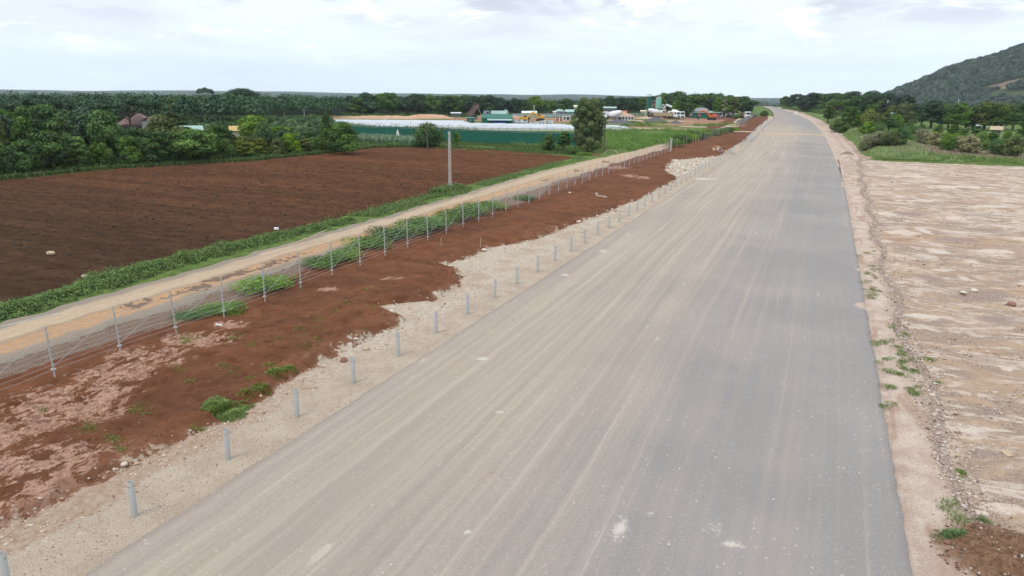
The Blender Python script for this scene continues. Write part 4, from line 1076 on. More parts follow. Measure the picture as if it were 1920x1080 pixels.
# small grass patches on the verges
RL = [(1628, 511), (1628, 527), (1636, 542), (1634, 553), (1634, 498), (1646, 545), (1675, 612), (1688, 630), (1643, 642), (1691, 651), (1662, 673), (1691, 677), (1685, 700), (1670, 695), (1714, 672), (1714, 694), (1743, 673), (1670, 726), (1706, 728), (1753, 717), (1714, 737), (1670, 756), (1690, 665), (1695, 690), (1662, 640), (1626, 474), (1780, 945), (1797, 968), (1840, 975), (1802, 885)]
Pr, Hr = many([(a, b, .10+.22*rng.random(), 90, .10) for a, b in RL for _ in (0,)] + [(a+rng.uniform(-14, 14), b+rng.uniform(-7, 7), .15+.12*rng.random(), 60, .08) for a, b in RL for _ in (0, 1)])
blades('roadside_grass', Pr, Hr, .010, GR, lean=1.0)
LL = [(520, 703, .45, 700, .14), (545, 697, .3, 300, .12), (490, 733, .35, 450, .12), (462, 742, .35, 260, .1), (372, 800, .3, 200, .08), (505, 690, .3, 200, .08), (404, 768, .3, 500, .15)]
LL += [(px_+rng.uniform(-9, 9), py_+rng.uniform(-6, 6), .18, 26, .07) for px_, py_ in [(260, 765), (275, 772), (250, 770), (170, 810), (163, 803), (215, 832), (205, 826), (222, 845), (75, 770), (340, 700), (352, 718), (420, 690), (440, 700), (470, 712), (430, 640), (445, 632), (360, 640), (350, 645), (400, 590), (455, 578), (470, 655), (520, 640), (560, 620), (600, 600), (630, 590), (655, 575), (700, 585), (600, 640), (575, 655), (690, 550), (722, 545)] for _ in range(5)]
LL += [(rng.uniform(480, 760), rng.uniform(545, 640), .10, 9, .06) for _ in range(150)]
LL += [(360+rng.uniform(-40, 40), 640+rng.uniform(-8, 8), .3, 60, .08) for _ in range(5)]+[(435+rng.uniform(-25, 25), 588+rng.uniform(-5, 5), .3, 90, .12) for _ in range(8)]
Pl, Hl = many(LL); Pl[:, 2] = verge_z(Pl[:, 0], Pl[:, 1])-.01
blades('sparse_grass', Pl, Hl, .011, leafmat('sparse grass blades', (.06, .10, .022), (.19, .25, .065)), lean=1.0)
def clump(px, py, r, n, h, label):
    P_, H_ = many([(px+rng.normal()*r*22, py+rng.normal()*r*7, r*rng.uniform(.25, .6), n//9, h*rng.uniform(.5, 1.15)) for _ in range(12)]); x, y = at(px, py)
    if x < 0: P_[:, 2] = verge_z(P_[:, 0], P_[:, 1])-.02
    else: P_[:, 2] = lot_z(P_[:, 0], P_[:, 1])-.02
    o = blades('grass_clump', P_, H_, .012, GR, lean=.8, kind='thing'); tag(o, label, 'grass clump')
clump(424, 766, .8, 5200, .17, 'bright green grass clump at the foot of the red fill near the guard posts')
clump(1780, 1005, .42, 900, .15, 'small green grass clump beside the brown soil heap')

# ---- far forest: nobody could count it
def canopy(name, X, Y, hgt, rad, per, mat, zoff=0.0, r_lim=None):
    Z = zg(X, Y)+zoff; n = len(X); k = np.repeat(np.arange(n), per); m = len(k)
    d = unit(m, .55); d[:, 2] = np.abs(d[:, 2])*1.0-.25*rng.random(m)
    C = np.stack([X[k], Y[k], Z[k]+hgt[k]*.55], 1)+d*np.stack([rad[k], rad[k], hgt[k]*.45], 1)*(.62+.42*rng.random(m))[:, None]
    N = d+unit(m)*.5; N[:, 2] += .3; N /= np.linalg.norm(N, axis=1)[:, None]
    V, F = leaf_quads(C, N, np.minimum(rad[k]*(2.3/math.sqrt(per)), 1.35 if r_lim is None else r_lim), .9)
    return tag(link(name, mesh_np(name, V, F, dict(tint=np.repeat(.5*rng.random(n)[k]+.5*rng.random(m), 4))), mat), kind='stuff')
FOREST = leafmat('forest leaves', (.016, .042, .020), (.056, .102, .044), trans=.1)
def ring(r0, r1, smin, kfac, a0, a1):
    out = []; r = r0
    while r < r1:
        s = max(smin, r*kfac); n = int(R(a1-a0)*r/s)
        a = R(a0)+R(a1-a0)*(np.arange(n)+rng.random(n)*1.1)/n; rr = r+s*(rng.random(n)-.5)*1.2
        out.append(np.stack([rr*np.sin(a), rr*np.cos(a), np.full(n, s)], 1)); r += s
    return np.concatenate(out)
def in_yard(X, Y):
    a = np.degrees(np.arctan2(X, Y)); r = np.hypot(X, Y)
    lim = np.interp(a, [-66, -44, -43, -38, -36.8, -30, -22, -14, -8, -5.5, 0, 3, 14], [190, 190, 240, 240, 300, 325, 385, 395, 350, 350, 700, 560, 420])
    return r < lim
A = ring(200, 520, 6.0, 0, -66, 16); A = A[~in_yard(A[:, 0], A[:, 1])]
mid = (road_l(np.clip(A[:, 1], 0, 1000))+road_r(np.clip(A[:, 1], 0, 1000)))/2
A = A[(np.abs(A[:, 0]-mid) > 34)]
canopy('forest', A[:, 0], A[:, 1], (6.5+2.6*rng.random(len(A))), A[:, 2]*(.5+.3*rng.random(len(A))), 300, FOREST, 0.0, .32)
B_ = ring(150, 238, 3.6, 0, -58, -38.3); mk = (B_[:, 0] < -93-.0*B_[:, 1]) & (np.hypot(B_[:, 0]-bearing(244, 160)[0], B_[:, 1]-bearing(244, 160)[1]) > 9)
B_ = B_[mk]; canopy('orchard', B_[:, 0], B_[:, 1], 1.4+1.2*rng.random(len(B_)), 1.2+.9*rng.random(len(B_)), 60, leafmat('orchard leaves', (.034, .075, .016), (.12, .21, .045)), 0.0, .28)
A = ring(520, 1300, 7.0, .0105, -66, 18)
mid = (road_l(np.clip(A[:, 1], 0, 1000))+road_r(np.clip(A[:, 1], 0, 1000)))/2
A = A[(np.abs(A[:, 0]-mid) > 36) | (A[:, 1] > 900)]
canopy('forest_far', A[:, 0], A[:, 1], (7+4.0*rng.random(len(A))**2), A[:, 2]*(.5+.3*rng.random(len(A))), 130, FOREST, 0.0, .60)
A = ring(1300, 4600, 12, .012, -66, 18)
canopy('forest_horizon', A[:, 0], A[:, 1], (8+4*rng.random(len(A))**3), A[:, 2]*(.55+.2*rng.random(len(A))), 26, FOREST, 0.0, 3.2)

# ---- the hill
HC = []
def hill_h(X, Y):
    # ridge that climbs to the right of the view; crest heights above eye level come from its outline
    r = np.hypot(X, Y); az = np.degrees(np.arctan2(X, Y))
    top = np.interp(az, [1.2, 2.5, 3.1, 3.9, 4.65, 6.07, 7.6, 9.05, 10.4, 11.24, 13.5, 18, 26, 34], [-34, -16, -6, 8, 17, 35, 56, 67, 79, 86, 106, 132, 120, 20])
    near = ss(r, 1020, 1500); farr = 1-ss(r, 1500, 2150)*.9
    n_ = fbm(X/160., Y/160., 5, 71)
    spur = 1+.42*(fbm(az/2.3, r/900., 4, 72)-.5)*(1-ss(r, 1300, 1500)*.85)
    z = -30+(top+30)*near*farr*spur + 14*(n_-.5)*near
    return z
hx_ = np.arange(0, 1700, 14.0); hy_ = np.arange(850, 2150, 14.0)
def hz(X, Y): return np.maximum(hill_h(X, Y), zg(X, Y)-3)
az_px = lambda px: math.degrees(math.atan2(*bearing(px, 100)))
def clearing(X, Y):
    az = np.degrees(np.arctan2(X, Y)); z = hz(X, Y)
    el = np.degrees(np.arctan2(z-10.5, np.hypot(X, Y)))
    a = 1.15-np.hypot((az-11.0)/1.7, (el-(.66+(az-10.7)*.22))/.26)
    b = 1.05-np.hypot((az-6.9)/.85, (el-.78)/.22)
    return np.maximum(a, b)*((np.hypot(X, Y) < 1500))
def mat_hill():
    m, t, p = principled('wooded hillside')
    P = t.pos(); a = t.noise(P, .02, 5, .6); b = t.noise(P, .12, 4, .6)
    c_ = t.mix(t.step(a, .3, .7), (.030, .048, .018), (.060, .085, .028))
    d = t.mix(t.step(b, .35, .65), (.16, .11, .075), (.25, .185, .12))
    c_ = t.mix(t.step(t.math('ADD', t.attr('clearing'), t.math('MULTIPLY', t.math('SUBTRACT', a, .5), .9)), .1, .4), c_, d)
    t.put(p.inputs['Base Color'], c_); p.inputs['Roughness'].default_value = 1; return m
hme = grid('hill', hx_, hy_, hz, dict(clearing=clearing))
tag(link('hill', hme, mat_hill()), kind='structure')
n = 17000; X = rng.uniform(10, 760, n); Y = rng.uniform(980, 1640, n); Z = hz(X, Y)
_r = np.hypot(X, Y); dn = (_r+45)/_r
_c = np.maximum(clearing(X, Y), np.where(np.degrees(np.arctan2(X, Y)) > 8.6, clearing(X*dn, Y*dn), -1))
mk = (_c+.5*(fbm(X/50., Y/50., 3, 4)-.5) < .12) & (Z > zg(X, Y)-1) & (np.degrees(np.arctan2(X, Y)) < 18)
X, Y, Z = X[mk], Y[mk], Z[mk]; n = len(X)
_zg = zg; zsave = hz(X, Y)-_zg(X, Y)
k = np.repeat(np.arange(n), 26); m = len(k); d = unit(m, .5); d[:, 2] = np.abs(d[:, 2])
rad = 4.2+3.2*rng.random(n); hgt = 5.5+5*rng.random(n)**2
C = np.stack([X[k], Y[k], Z[k]+hgt[k]*.4], 1)+d*np.stack([rad[k], rad[k], hgt[k]*.6], 1)*(.7+.35*rng.random(m))[:, None]
N = d+unit(m)*.45; N /= np.linalg.norm(N, axis=1)[:, None]
V, F = leaf_quads(C, N, rad[k]*.5, .62)
tag(link('hill_forest', mesh_np('hill_forest', V, F, dict(tint=np.repeat(.65*rng.random(n)[k]+.35*rng.random(m), 4))), leafmat('haze-tinted hill leaves', (.016, .038, .022), (.045, .082, .042), trans=.1)), kind='stuff')  # bluish leaf colour paints extra haze onto the hill
# ================================================================== BUILT THINGS
def here(px, py): x, y = at(px, py); return x, y, -math.atan2(x, y)
GALV = simple('galvanised steel', (.36, .355, .34), .65, .05, dirt=.3, dirtcol=(.25, .25, .24), scale=4)
GALVW = simple('pale galvanised steel', (.44, .44, .43), .6, .1, dirt=.3, dirtcol=(.3, .28, .26), scale=4)
HOLE = simple('painted hole shade', (.02, .02, .022), .9, dirt=0)
CONC = concrete('weathered concrete', (.33, .32, .30), (.48, .46, .43))
CONCW = concrete('pale concrete', (.52, .51, .48), (.66, .65, .62))
WIRE = simple('zinc wire', (.40, .41, .43), .5, .3, dirt=.1)
GRN = simple('dark green sheet metal', (.012, .125, .085), .55, dirt=.35, dirtcol=(.03, .08, .055), scale=.6)
GRN2 = simple('mid green sheet metal', (.02, .20, .13), .5, dirt=.3, dirtcol=(.05, .12, .08), scale=.6)
MINT = simple('mint green paint', (.20, .52, .40), .5, dirt=.25, dirtcol=(.30, .40, .34), scale=.8)
MINTR = simple('pale green roof sheet', (.30, .43, .39), .5, dirt=.3, dirtcol=(.35, .42, .38))
WHT = simple('white paint', (.78, .79, .80), .45, dirt=.3, dirtcol=(.5, .44, .36))
WHTP = simple('white plastic sheeting', (.50, .52, .55), .5, dirt=.6, dirtcol=(.34, .34, .36), scale=.35)
ORG = simple('orange machine paint', (.62, .13, .035), .45, dirt=.3, dirtcol=(.3, .12, .06))
YEL = simple('yellow machine paint', (.62, .33, .04), .45, dirt=.35, dirtcol=(.32, .2, .08))
BLK = simple('black rubber', (.025, .025, .027), .85, dirt=.5, dirtcol=(.14, .10, .07))
GLS = simple('dark glass', (.03, .045, .055), .15, dirt=.1)
BRN = simple('rusty brown steel', (.20, .12, .095), .8, dirt=.5, dirtcol=(.30, .20, .15))
TAN = simple('dusty tan steel', (.46, .36, .24), .8, dirt=.4, dirtcol=(.3, .22, .15))
STL = simple('grey steel', (.28, .30, .32), .6, .3)
BLU = simple('blue tarpaulin', (.04, .10, .40), .6, dirt=.2)
GRY = simple('blue grey wall sheet', (.36, .41, .45), .6, dirt=.35, dirtcol=(.45, .42, .38), scale=.4)
DGR = simple('dark grey cladding', (.13, .13, .15), .8)
PINK = simple('dull pink render', (.34, .27, .24), .85)
PROOF = simple('dusty pink tile roof', (.30, .19, .18), .85, dirt=.4, dirtcol=(.18, .12, .11))
RED = simple('faded red roof', (.42, .12, .08), .7)
CREAM = simple('cream wall', (.70, .63, .48), .8)
WOOD = simple('bare timber', (.42, .34, .25), .9)
AGG = simple('dark stone aggregate', (.095, .095, .105), .95, dirt=.5, dirtcol=(.17, .17, .18), scale=1.5, bump=.8)
SAND = simple('orange sand', (.48, .29, .18), .95, dirt=.5, dirtcol=(.56, .40, .29), scale=.35, bump=.8)

# ---- guard rail posts
def guard_post_mesh():
    n = 20; r, ri, h, b = .078, .068, 1.0, -.35; v = []; f = []
    for rr, z in ((r, b), (r, h), (ri, h), (ri, .55)):
        v += [(rr*math.cos(2*math.pi*k/n), rr*math.sin(2*math.pi*k/n), z) for k in range(n)]
    for i in range(3):
        for k in range(n):
            k2 = (k+1) % n; f.append((i*n+k, i*n+k2, (i+1)*n+k2, (i+1)*n+k))
    f.append(tuple(3*n+k for k in range(n)))
    me = bpy.data.meshes.new('post_body'); me.from_pydata(v, [], f)
    for q in me.polygons: q.use_smooth = len(q.vertices) == 4
    me.materials.append(GALV); return me
gpm = guard_post_mesh()
hb = MB(); hb.tube([(.0, -.083, .88), (.0, -.070, .88)], .012, 8); hb.tube([(.083, 0, .88), (.070, 0, .88)], .012, 8)
_h0 = hb.build('bolt_hole', HOLE); ghm = _h0.data; bpy.data.objects.remove(_h0)  # solid dark plugs, their colour standing in for the shade inside bolt holes
gys = [6.95+3.035*k for k in range(0, 43)] + [144+3.0*k for k in range(0, 9)]
for i, gy_ in enumerate(gys):
    gx = -14.9+.3*min(1, gy_/130)
    far = i >= 43
    lab = ('steel tube guard post in the separate far row by the road, %s from the camera' % nth(i-42)) if far else \
          ('hollow grey steel guard post on the gravel shoulder, %s from the camera' % nth(i+1))
    e = empty('guard_rail_post', lab, 'post', (gx+rng.normal()*.02, gy_+rng.normal()*.03, -.06), rng.random()*.6, 'steel guard rail posts along the road edge')
    e.rotation_euler[0] = rng.normal()*.012; e.rotation_euler[1] = rng.normal()*.014+.012
    link('tube', gpm, None, e)
    if i < 14: link('bolt_hole', ghm, None, e)

# ---- wire fence
fe = empty('wire_fence', 'galvanised post and wire fence between red earth and dirt track', 'fence', (-24.85, 14.5, 0))
def fence_post_mesh(h=1.98, tick=True):
    m = MB(); m.tube([(0, 0, -.3), (0, 0, h)], .031, 10)
    m.tube([(0, 0, h), (0, 0, h+.025)], [.035, .027], 10)
    m.tube([(0, 0, .30), (0, 0, .34)], .085, 10)
    if tick:
        for z in FW: m.box(.03, .085, -.012, .012, z-.012, z+.012)
    o = m.build('post', GALVW); me = o.data; bpy.data.objects.remove(o); return me
FW = [.33, .52, .72, .90, 1.08, 1.27, 1.46, 1.70]
fpm = fence_post_mesh()
fk = list(range(-3, 42)); FY = [2.68*k for k in fk]
fz = [float(verge_z(np.array([-24.85]), np.array([14.5+q_]))[0])-.02 for q_ in FY]
lean_ = [(rng.normal()*.012, rng.normal()*.022) for _ in FY]
for q_, z_, l_ in zip(FY, fz, lean_):
    o = link('post', fpm, None, fe, (0, q_, z_)); o.rotation_euler = (l_[1], l_[0], rng.random())
for w_ in FW:
    m = MB(); pts = []
    for q_, z_ in zip(FY, fz):
        pts.append((.05, q_, z_+w_)); pts.append((.05, q_+1.34, z_+w_-.015+.01*rng.normal()))
    m.tube(pts[:-1], .0055, 4); m.build('wire', WIRE, fe)
for i in range(len(FY)-1):
    m = MB(); m.tube([(.06, FY[i], fz[i]+.45), (.06, FY[i+1], fz[i+1]+1.78)], .0085, 4); m.build('brace_wire', WIRE, fe)
m = MB(); m.box(-.16, .16, -.16, .16, -.2, 2.35).box(-.19, .19, -.19, .19, 2.35, 2.42)
tag(m.build('strainer_post', CONC, None, (-24.9, 127.0, 0), bevel=.015), 'thick square concrete post closing the wire fence at its far end', 'post')
fpm2 = fence_post_mesh(2.0, False)
k = 0
for i in range(38):
    yy = 134.5+2.72*i
    if i in (1, 4, 17, 18): continue
    xx = np.interp(yy, [134, 164, 237], [-25.3, -23.7, -22.8]); k += 1
    o = link('fence_post', fpm2, None, None, (xx, yy, .0)); o.rotation_euler = (rng.normal()*.03, rng.normal()*.05, 0)
    tag(o, 'bare steel fence post without wires beyond the gap, %s from the camera' % nth(k), 'post', 'bare fence posts beyond the gap')
# grey sheet fence further on
def sheet_fence(name, pts, h, mat, label, pitch=.3, depth=.05, base=-.15, postmat=None):
    e = empty(name, label, 'fence', (pts[0][0], pts[0][1], 0))
    o = Vector((pts[0][0], pts[0][1])); 
    for a, b in zip(pts[:-1], pts[1:]):
        a, b = Vector(a), Vector(b); d = (b-a); L = d.length; d.normalize(); nrm = Vector((-d.y, d.x)); n = max(2, int(L/pitch)); m = MB()
        V = []; 
        for i in range(n+1):
            p = a+d*L*i/n+nrm*(depth if i % 2 else 0)-o
            hh = h*(1+.01*math.sin(i*.21)); V.append((p.x, p.y, base)); V.append((p.x, p.y, hh))
        me = bpy.data.meshes.new('sheet_panel')
        me.from_pydata(V, [], [(2*i, 2*i+2, 2*i+3, 2*i+1) for i in range(n)])
        link('sheet_panel', me, mat, e)
        for t_ in (0, 1):
            p = a+d*L*t_-o; mm = MB(); mm.box(p.x-.05, p.x+.05, p.y-.05+.12, p.y+.05+.12, base, h+.05); mm.build('post', postmat or STL, e)
        r_ = MB(); q0 = a-o-nrm*.06; q1 = a+d*L-o-nrm*.06; r_.tube([(q0.x, q0.y, h*.92), (q1.x, q1.y, h*.92)], .03, 5); r_.build('rail', postmat or STL, e)
    return e
sheet_fence('sheet_fence', [at(1381, 236), (-26.6, 262), (-27.6, 290), at(1420, 216)], 1.6, GALV, 'grey corrugated metal fence curving beside the far dirt track')
gx0 = [(-97, 128), (-85, 128.6), (-73, 128.4), (-61, 128.6), (-50, 129.3), (-42.6, 130.2)]
sheet_fence('green_fence', gx0, 2.55, GRN, 'long dark green corrugated metal fence behind the ploughed field', pitch=.28)
sheet_fence('yard_wall', [bearing(960, 305), bearing(1040, 308), bearing(1120, 318), bearing(1210, 336)], .75, GRY, 'pale blue grey sheet wall closing the back of the yard', base=-1.6)

# ---- power poles
def ladder_pole(name, x, y, h, w0, w1, label, rz=0.0, z=0):
    e = empty(name, label, 'pole', (x, y, z), rz)
    for s in (-1, 1):
        m = MB(); b = w0/2; t_ = w1/2; q = .085
        v = [(s*b, -.09, -.3), (s*(b-q), -.09, -.3), (s*(b-q), .09, -.3), (s*b, .09, -.3), (s*t_, -.07, h), (s*(t_-q*.8), -.07, h), (s*(t_-q*.8), .07, h), (s*t_, .07, h)]
        m.v += v; m.f += [(0, 1, 2, 3), (4, 7, 6, 5), (0, 4, 5, 1), (1, 5, 6, 2), (2, 6, 7, 3), (3, 7, 4, 0)]
        m.build('upright', CONC, e)
    m = MB(); z_ = -.2; w = MB()
    while z_ < h-.1:
        f = z_/h; hw = (w0*(1-f)+w1*f)/2-.07
        m.box(-hw, hw, -.062, .062, z_, z_+.38); z_ += .46
    m.box(-w1/2-.015, w1/2+.015, -.085, .085, h, h+.05)
    m.build('web', CONC, e)
    return e
x, y, rz = here(844, 356); ladder_pole('power_pole', x, y, 6.15, .34, .25, 'tall ladder-cut concrete power pole at the near edge of the ploughed field', rz+.15)
def pole(px, dist, ztop, label, r=.11, zb=None, mat=CONC, arm=False):
    x, y = bearing(px, dist); zb = float(zg(x, y))-.2 if zb is None else zb
    m = MB(); m.tube([(0, 0, zb), (0, 0, ztop)], [r*1.35, r], 8)
    if arm:
        e = empty('utility_pole', label, 'pole', (x, y, 0), -math.atan2(x, y)); m.build('shaft', mat, e)
        a = MB(); a.box(-.8, .8, -.05, .05, ztop-.45, ztop-.33); a.build('crossarm', mat, e)
        for s in (-.7, 0, .7): c_ = MB(); c_.tube([(s, 0, ztop-.33), (s, 0, ztop-.12)], .05, 6); c_.build('insulator', BRN, e)
    else: tag(m.build('utility_pole', mat, None, (x, y, 0)), label, 'pole', 'utility poles')
pole(799, 118, 5.3, 'dark pole rising out of the dome-shaped bush', .09, mat=BARK)
pole(1138, 122, 5.6, 'dark straight pole partly hidden by the big lone tree', .12, mat=BARK)
pole(567, 250, 3.8, 'grey pole standing over the middle of the wood', .16, arm=True)
pole(530, 255, 2.4, 'small pale pole in front of the far forest, middle left', .12)
pole(397, 235, 3.0, 'thin pole showing above the wood near the yellow roof', .10)
pole(1002, 332, 3.9, 'tall pale pole behind the back wall of the yard', .22, arm=True)
pole(1029, 330, .8, 'short pole left of the small pink house', .14)
pole(1382, 318, 6.3, 'square concrete pole beside the far dirt track', .20, arm=True)
pole(1553, 330, 6.8, 'leaning-looking timber pole before the dark right tree line', .14, mat=WOOD)
pole(1668, 300, 8.3, 'slim white lamp-like pole among the right trees', .12, mat=CONCW)
pole(1801, 262, 9.3, 'pale pole among the right trees, middle', .10, mat=CONCW)
pole(1850, 270, 8.4, 'thin pole rising beside the far small roofs on the right', .09, mat=CONCW)

# ---- yard: white sheeted beds
def bed(i, px0, py0, px1, py1, w, h):
    a = Vector(at(px0, py0)); b = Vector(at(px1, py1)); d = (b-a); L = d.length; d.normalize()
    n = Vector((-d.y, d.x)); ns = int(L/2.2); prof = [(-w/2, 0), (-w/2, h*.72), (-w*.28, h*.95), (0, h), (w*.28, h*.95), (w/2, h*.72), (w/2, 0)]
    V = []; F = []
    for k in range(ns+1):
        c_ = a+d*L*k/ns; sag = 1-.07*abs(math.sin(k*1.9+i))
        for u, z in prof: p = c_+n*u; V.append((p.x-a.x, p.y-a.y, -.1+z*sag+.03*rng.normal()*(z > 0)))
    q = len(prof)
    for k in range(ns):
        for j in range(q-1): F.append((k*q+j, (k+1)*q+j, (k+1)*q+j+1, k*q+j+1))
    F.append(tuple(range(q))); F.append(tuple(range(ns*q, ns*q+q)))
    me = bpy.data.meshes.new('sheeted_bed'); me.from_pydata(V, [], F)
    o = link('sheeted_bed', me, WHTP, None, (a.x, a.y, 0))
    tag(o, 'long white sheet-covered bed in the yard, %s from the near side' % nth(i+1), 'covered bed', 'white sheeted beds in the yard')
    return a, b
beds = [(700, 238.5, 1180, 243.5), (690, 236.4, 1178, 241.2), (680, 234.6, 1172, 239.2), (664, 232.6, 1160, 237.5), (655, 230.8, 1060, 235.2), (648, 229.0, 880, 231.8), (560, 227.2, 880, 230.2), (560, 225.6, 870, 228.4)]
for i, b_ in enumerate(beds): bed(i, *b_, [3.2, 3.2, 3.4, 3.6, 3.8, 4.2, 4.6, 5][i], .55)
# low white parapet with stubs along the near bed
a, b = Vector(at(818, 243.2)), Vector(at(1182, 245.2))
e = empty('low_parapet', 'low cream parapet with small stub posts edging the white sheeted beds', 'wall', (a.x, a.y, 0), math.atan2((b-a).y, (b-a).x)); L = (b-a).length
m = MB(); m.box(0, L, -.1, .1, -.15, .52); m.build('panel', CONCW, e)
for k in range(26):
    m = MB(); xx = L*k/25; m.box(xx-.09, xx+.09, -.16, -.103, -.15, .78); m.build('stub', CONC, e)

# ---- heaps
def heap(name, x, y, rx, ry, h, mat, label, cat, seed=0, rz=0.0, z=-.15, pointy=1.2):
    n = 26; V = []; F = []; rings = 9
    V.append((0, 0, h))
    for i in range(1, rings+1):
        f = i/rings
        for k in range(n):
            t_ = 2*math.pi*k/n; rr = f*(1+.22*(float(vn(np.array([math.cos(t_)*2+seed]), np.array([math.sin(t_)*2]), seed)[0])-.5)*2)
            px_, py_ = rr*rx*math.cos(t_), rr*ry*math.sin(t_)
            zz_ = h*(1-f**pointy)*(1+.35*(float(fbm(np.array([px_*.6+seed]), np.array([py_*.6]), 3, seed)[0])-.5)*2)
            V.append((px_, py_, zz_ if i < rings else -.3))
    for k in range(n): F.append((0, 1+k, 1+(k+1) % n))
    for i in range(rings-1):
        for k in range(n):
            a = 1+i*n+k; b = 1+i*n+(k+1) % n; F.append((a, a+n, b+n, b))
    me = bpy.data.meshes.new(name); me.from_pydata(V, [], F)
    me.polygons.foreach_set('use_smooth', np.ones(len(me.polygons), bool)); me.update()
    o = link(name, me, mat, None, (x, y, z), rz); return tag(o, label, cat)
def heap_px(name, px, py, wpx, dep, h, mat, label, cat, seed=0, pointy=1.2):
    x, y, rz = here(px, py); s = math.hypot(x, y)/1281
    return heap(name, x, y, wpx*s/2, dep, h, mat, label, cat, seed, rz, -.15, pointy)
heap_px('sand_heap', 720, 221.5, 170, 6, 1.0, SAND, 'low long bank of orange sand behind the white beds, left part', 'heap', 1, 3)
heap_px('sand_heap', 805, 221.2, 95, 5, 1.5, SAND, 'highest bank of orange sand left of the raised tipper truck', 'heap', 2, 2)
heap_px('sand_heap', 640, 221.5, 90, 5, .8, SAND, 'low orange sand bank showing just right of the pointed conifer', 'heap', 3, 3)
heap_px('sand_heap', 935, 219.0, 90, 4, 1.0, SAND, 'pale sand bank behind the long green shed', 'heap', 4, 3)
heap_px('gravel_heap', 1157, 230.0, 44, 5, 1.5, AGG, 'dark grey gravel heap just right of the big lone tree', 'heap', 5)
heap_px('gravel_heap', 1178, 231.5, 24, 3, .9, AGG, 'small low gravel heap below the concrete box sections', 'heap', 6)
heap_px('gravel_heap', 1228, 226.5, 48, 6, 1.35, AGG, 'broad dark gravel heap in front of the batching plant', 'heap', 7)
heap_px('gravel_heap', 1266, 230.5, 24, 3, 1.0, AGG, 'small gravel heap in front of the white truck cabs', 'heap', 8)
heap_px('soil_heap', 1170, 216.5, 34, 4, 1.7, SAND, 'orange soil heap behind the concrete box sections', 'heap', 9)
heap_px('soil_heap', 1212, 221.5, 40, 3, .7, TAN, 'low tan soil ridge at the foot of the dark green silo', 'heap', 10)
SOILD = simple('dark red soil', (.15, .055, .035), .97, dirt=.5, dirtcol=(.09, .035, .025), bump=1)
heap_px('soil_heap', 1360, 223.5, 46, 4, .8, SOILD, 'dark red soil ridge in front of the parked white trucks', 'heap', 11)
heap_px('soil_heap', 1432, 222.5, 30, 3, 1.0, SOILD, 'dark red soil ridge at the left edge of the far road', 'heap', 12)
heap_px('soil_heap', 1117, 292, 26, 1.1, .7, SOILD, 'small red soil mound at the foot of the big lone tree', 'heap', 13)
GRAVR = simple('brown grey rubble', (.20, .15, .12), .95, dirt=.6, dirtcol=(.36, .30, .25), scale=2.5, bump=1)
heap_px('rubble_heap', 1588, 291, 38, 1.6, .75, GRAVR, 'brown rubble heap on the right shoulder at the far corner of the lot', 'heap', 14)

# ---- buildings
def shed(name, px, py, wpx, dep, hw, hr, wall, roof, label, cat='shed', rot=0.0, over=.3, slope='gable', doors=0, windows=0, doormat=None, zoff=-.1, winmat=None):
    x, y, rz = here(px, py); s = math.hypot(x, y)/1281; w = wpx*s
    e = empty(name, label, cat, (x, y, float(zg(x, y))+zoff), rz+rot)
    m = MB()
    if slope == 'gable': m.prism([(-w/2, 0), (w/2, 0), (w/2, hw), (-w/2, hw)], 0, dep)
    else: m.box(-w/2, w/2, 0, dep, 0, hw)
    m.build('wall', wall, e)
    if slope == 'gable':      # ridge along x
        r = MB(); r.sheet([(-w/2-over, -over, hw-.05), (w/2+over, -over, hw-.05), (w/2+over, dep/2, hr), (-w/2-over, dep/2, hr)], .08)
        r.sheet([(-w/2-over, dep/2+.01, hr), (w/2+over, dep/2+.01, hr), (w/2+over, dep+over, hw-.05), (-w/2-over, dep+over, hw-.05)], .08); r.build('roof', roof, e)
        g = MB(); [g.quad([(sx*(w/2-.01), 0, hw), (sx*(w/2-.01), dep, hw), (sx*(w/2-.01), dep/2, hr-.1)]) for sx in (-1, 1)]; g.build('gable', wall, e)
    elif slope == 'mono':
        r = MB(); r.sheet([(-w/2-over, -over, hw+.02), (w/2+over, -over, hw+.02), (w/2+over, dep+over, hr), (-w/2-over, dep+over, hr)], .08); r.build('roof', roof, e)
    elif slope == 'hip':
        r = MB(); k = min(dep/2, w*.36)
        A = [(-w/2-over, -over, hw), (w/2+over, -over, hw), (w/2+over, dep+over, hw), (-w/2-over, dep+over, hw)]; B = [(-w/2+k, dep/2, hr), (w/2-k, dep/2, hr)]
        r.quad([A[0], A[1], B[1], B[0]]).quad([A[1], A[2], B[1]]).quad([A[2], A[3], B[0], B[1]]).quad([A[3], A[0], B[0]]).quad([A[3], A[2], A[1], A[0]]); r.build('roof', roof, e)
    for k in range(doors):
        xx = -w/2+w*(k+.6)/(doors+.4); d = MB(); d.box(xx-.5, xx+.5, -.06, -.003, 0, min(2.0, hw*.85)); d.build('door', doormat or DGR, e)
    for k in range(windows):
        xx = -w/2+w*(k+.35)/windows; d = MB(); d.box(xx-.45, xx+.45, -.05, -.004, hw*.45, hw*.8); d.build('window', winmat or GLS, e)
    return e
shed('green_shed', 882.5, 231.2, 14, 3.2, 1.75, 1.95, GRN, GRN2, 'small dark green box shed standing among the white beds', slope='mono', doors=1, over=.12)
e = shed('green_shed', 932, 232.5, 56, 5, 1.9, 3.0, GRN, GRN, 'long low dark green shed with a lean-to roof behind the white beds', slope='mono', doors=1, doormat=GALVW, over=.15)
m = MB(); m.sheet([(-3.0, -2.2, 1.35), (4.6, -2.2, 1.35), (4.8, -.1, 1.75), (-3.2, -.1, 1.75)], .05); m.build('awning', MINTR, e)
x, y, rz = here(934, 233.2)
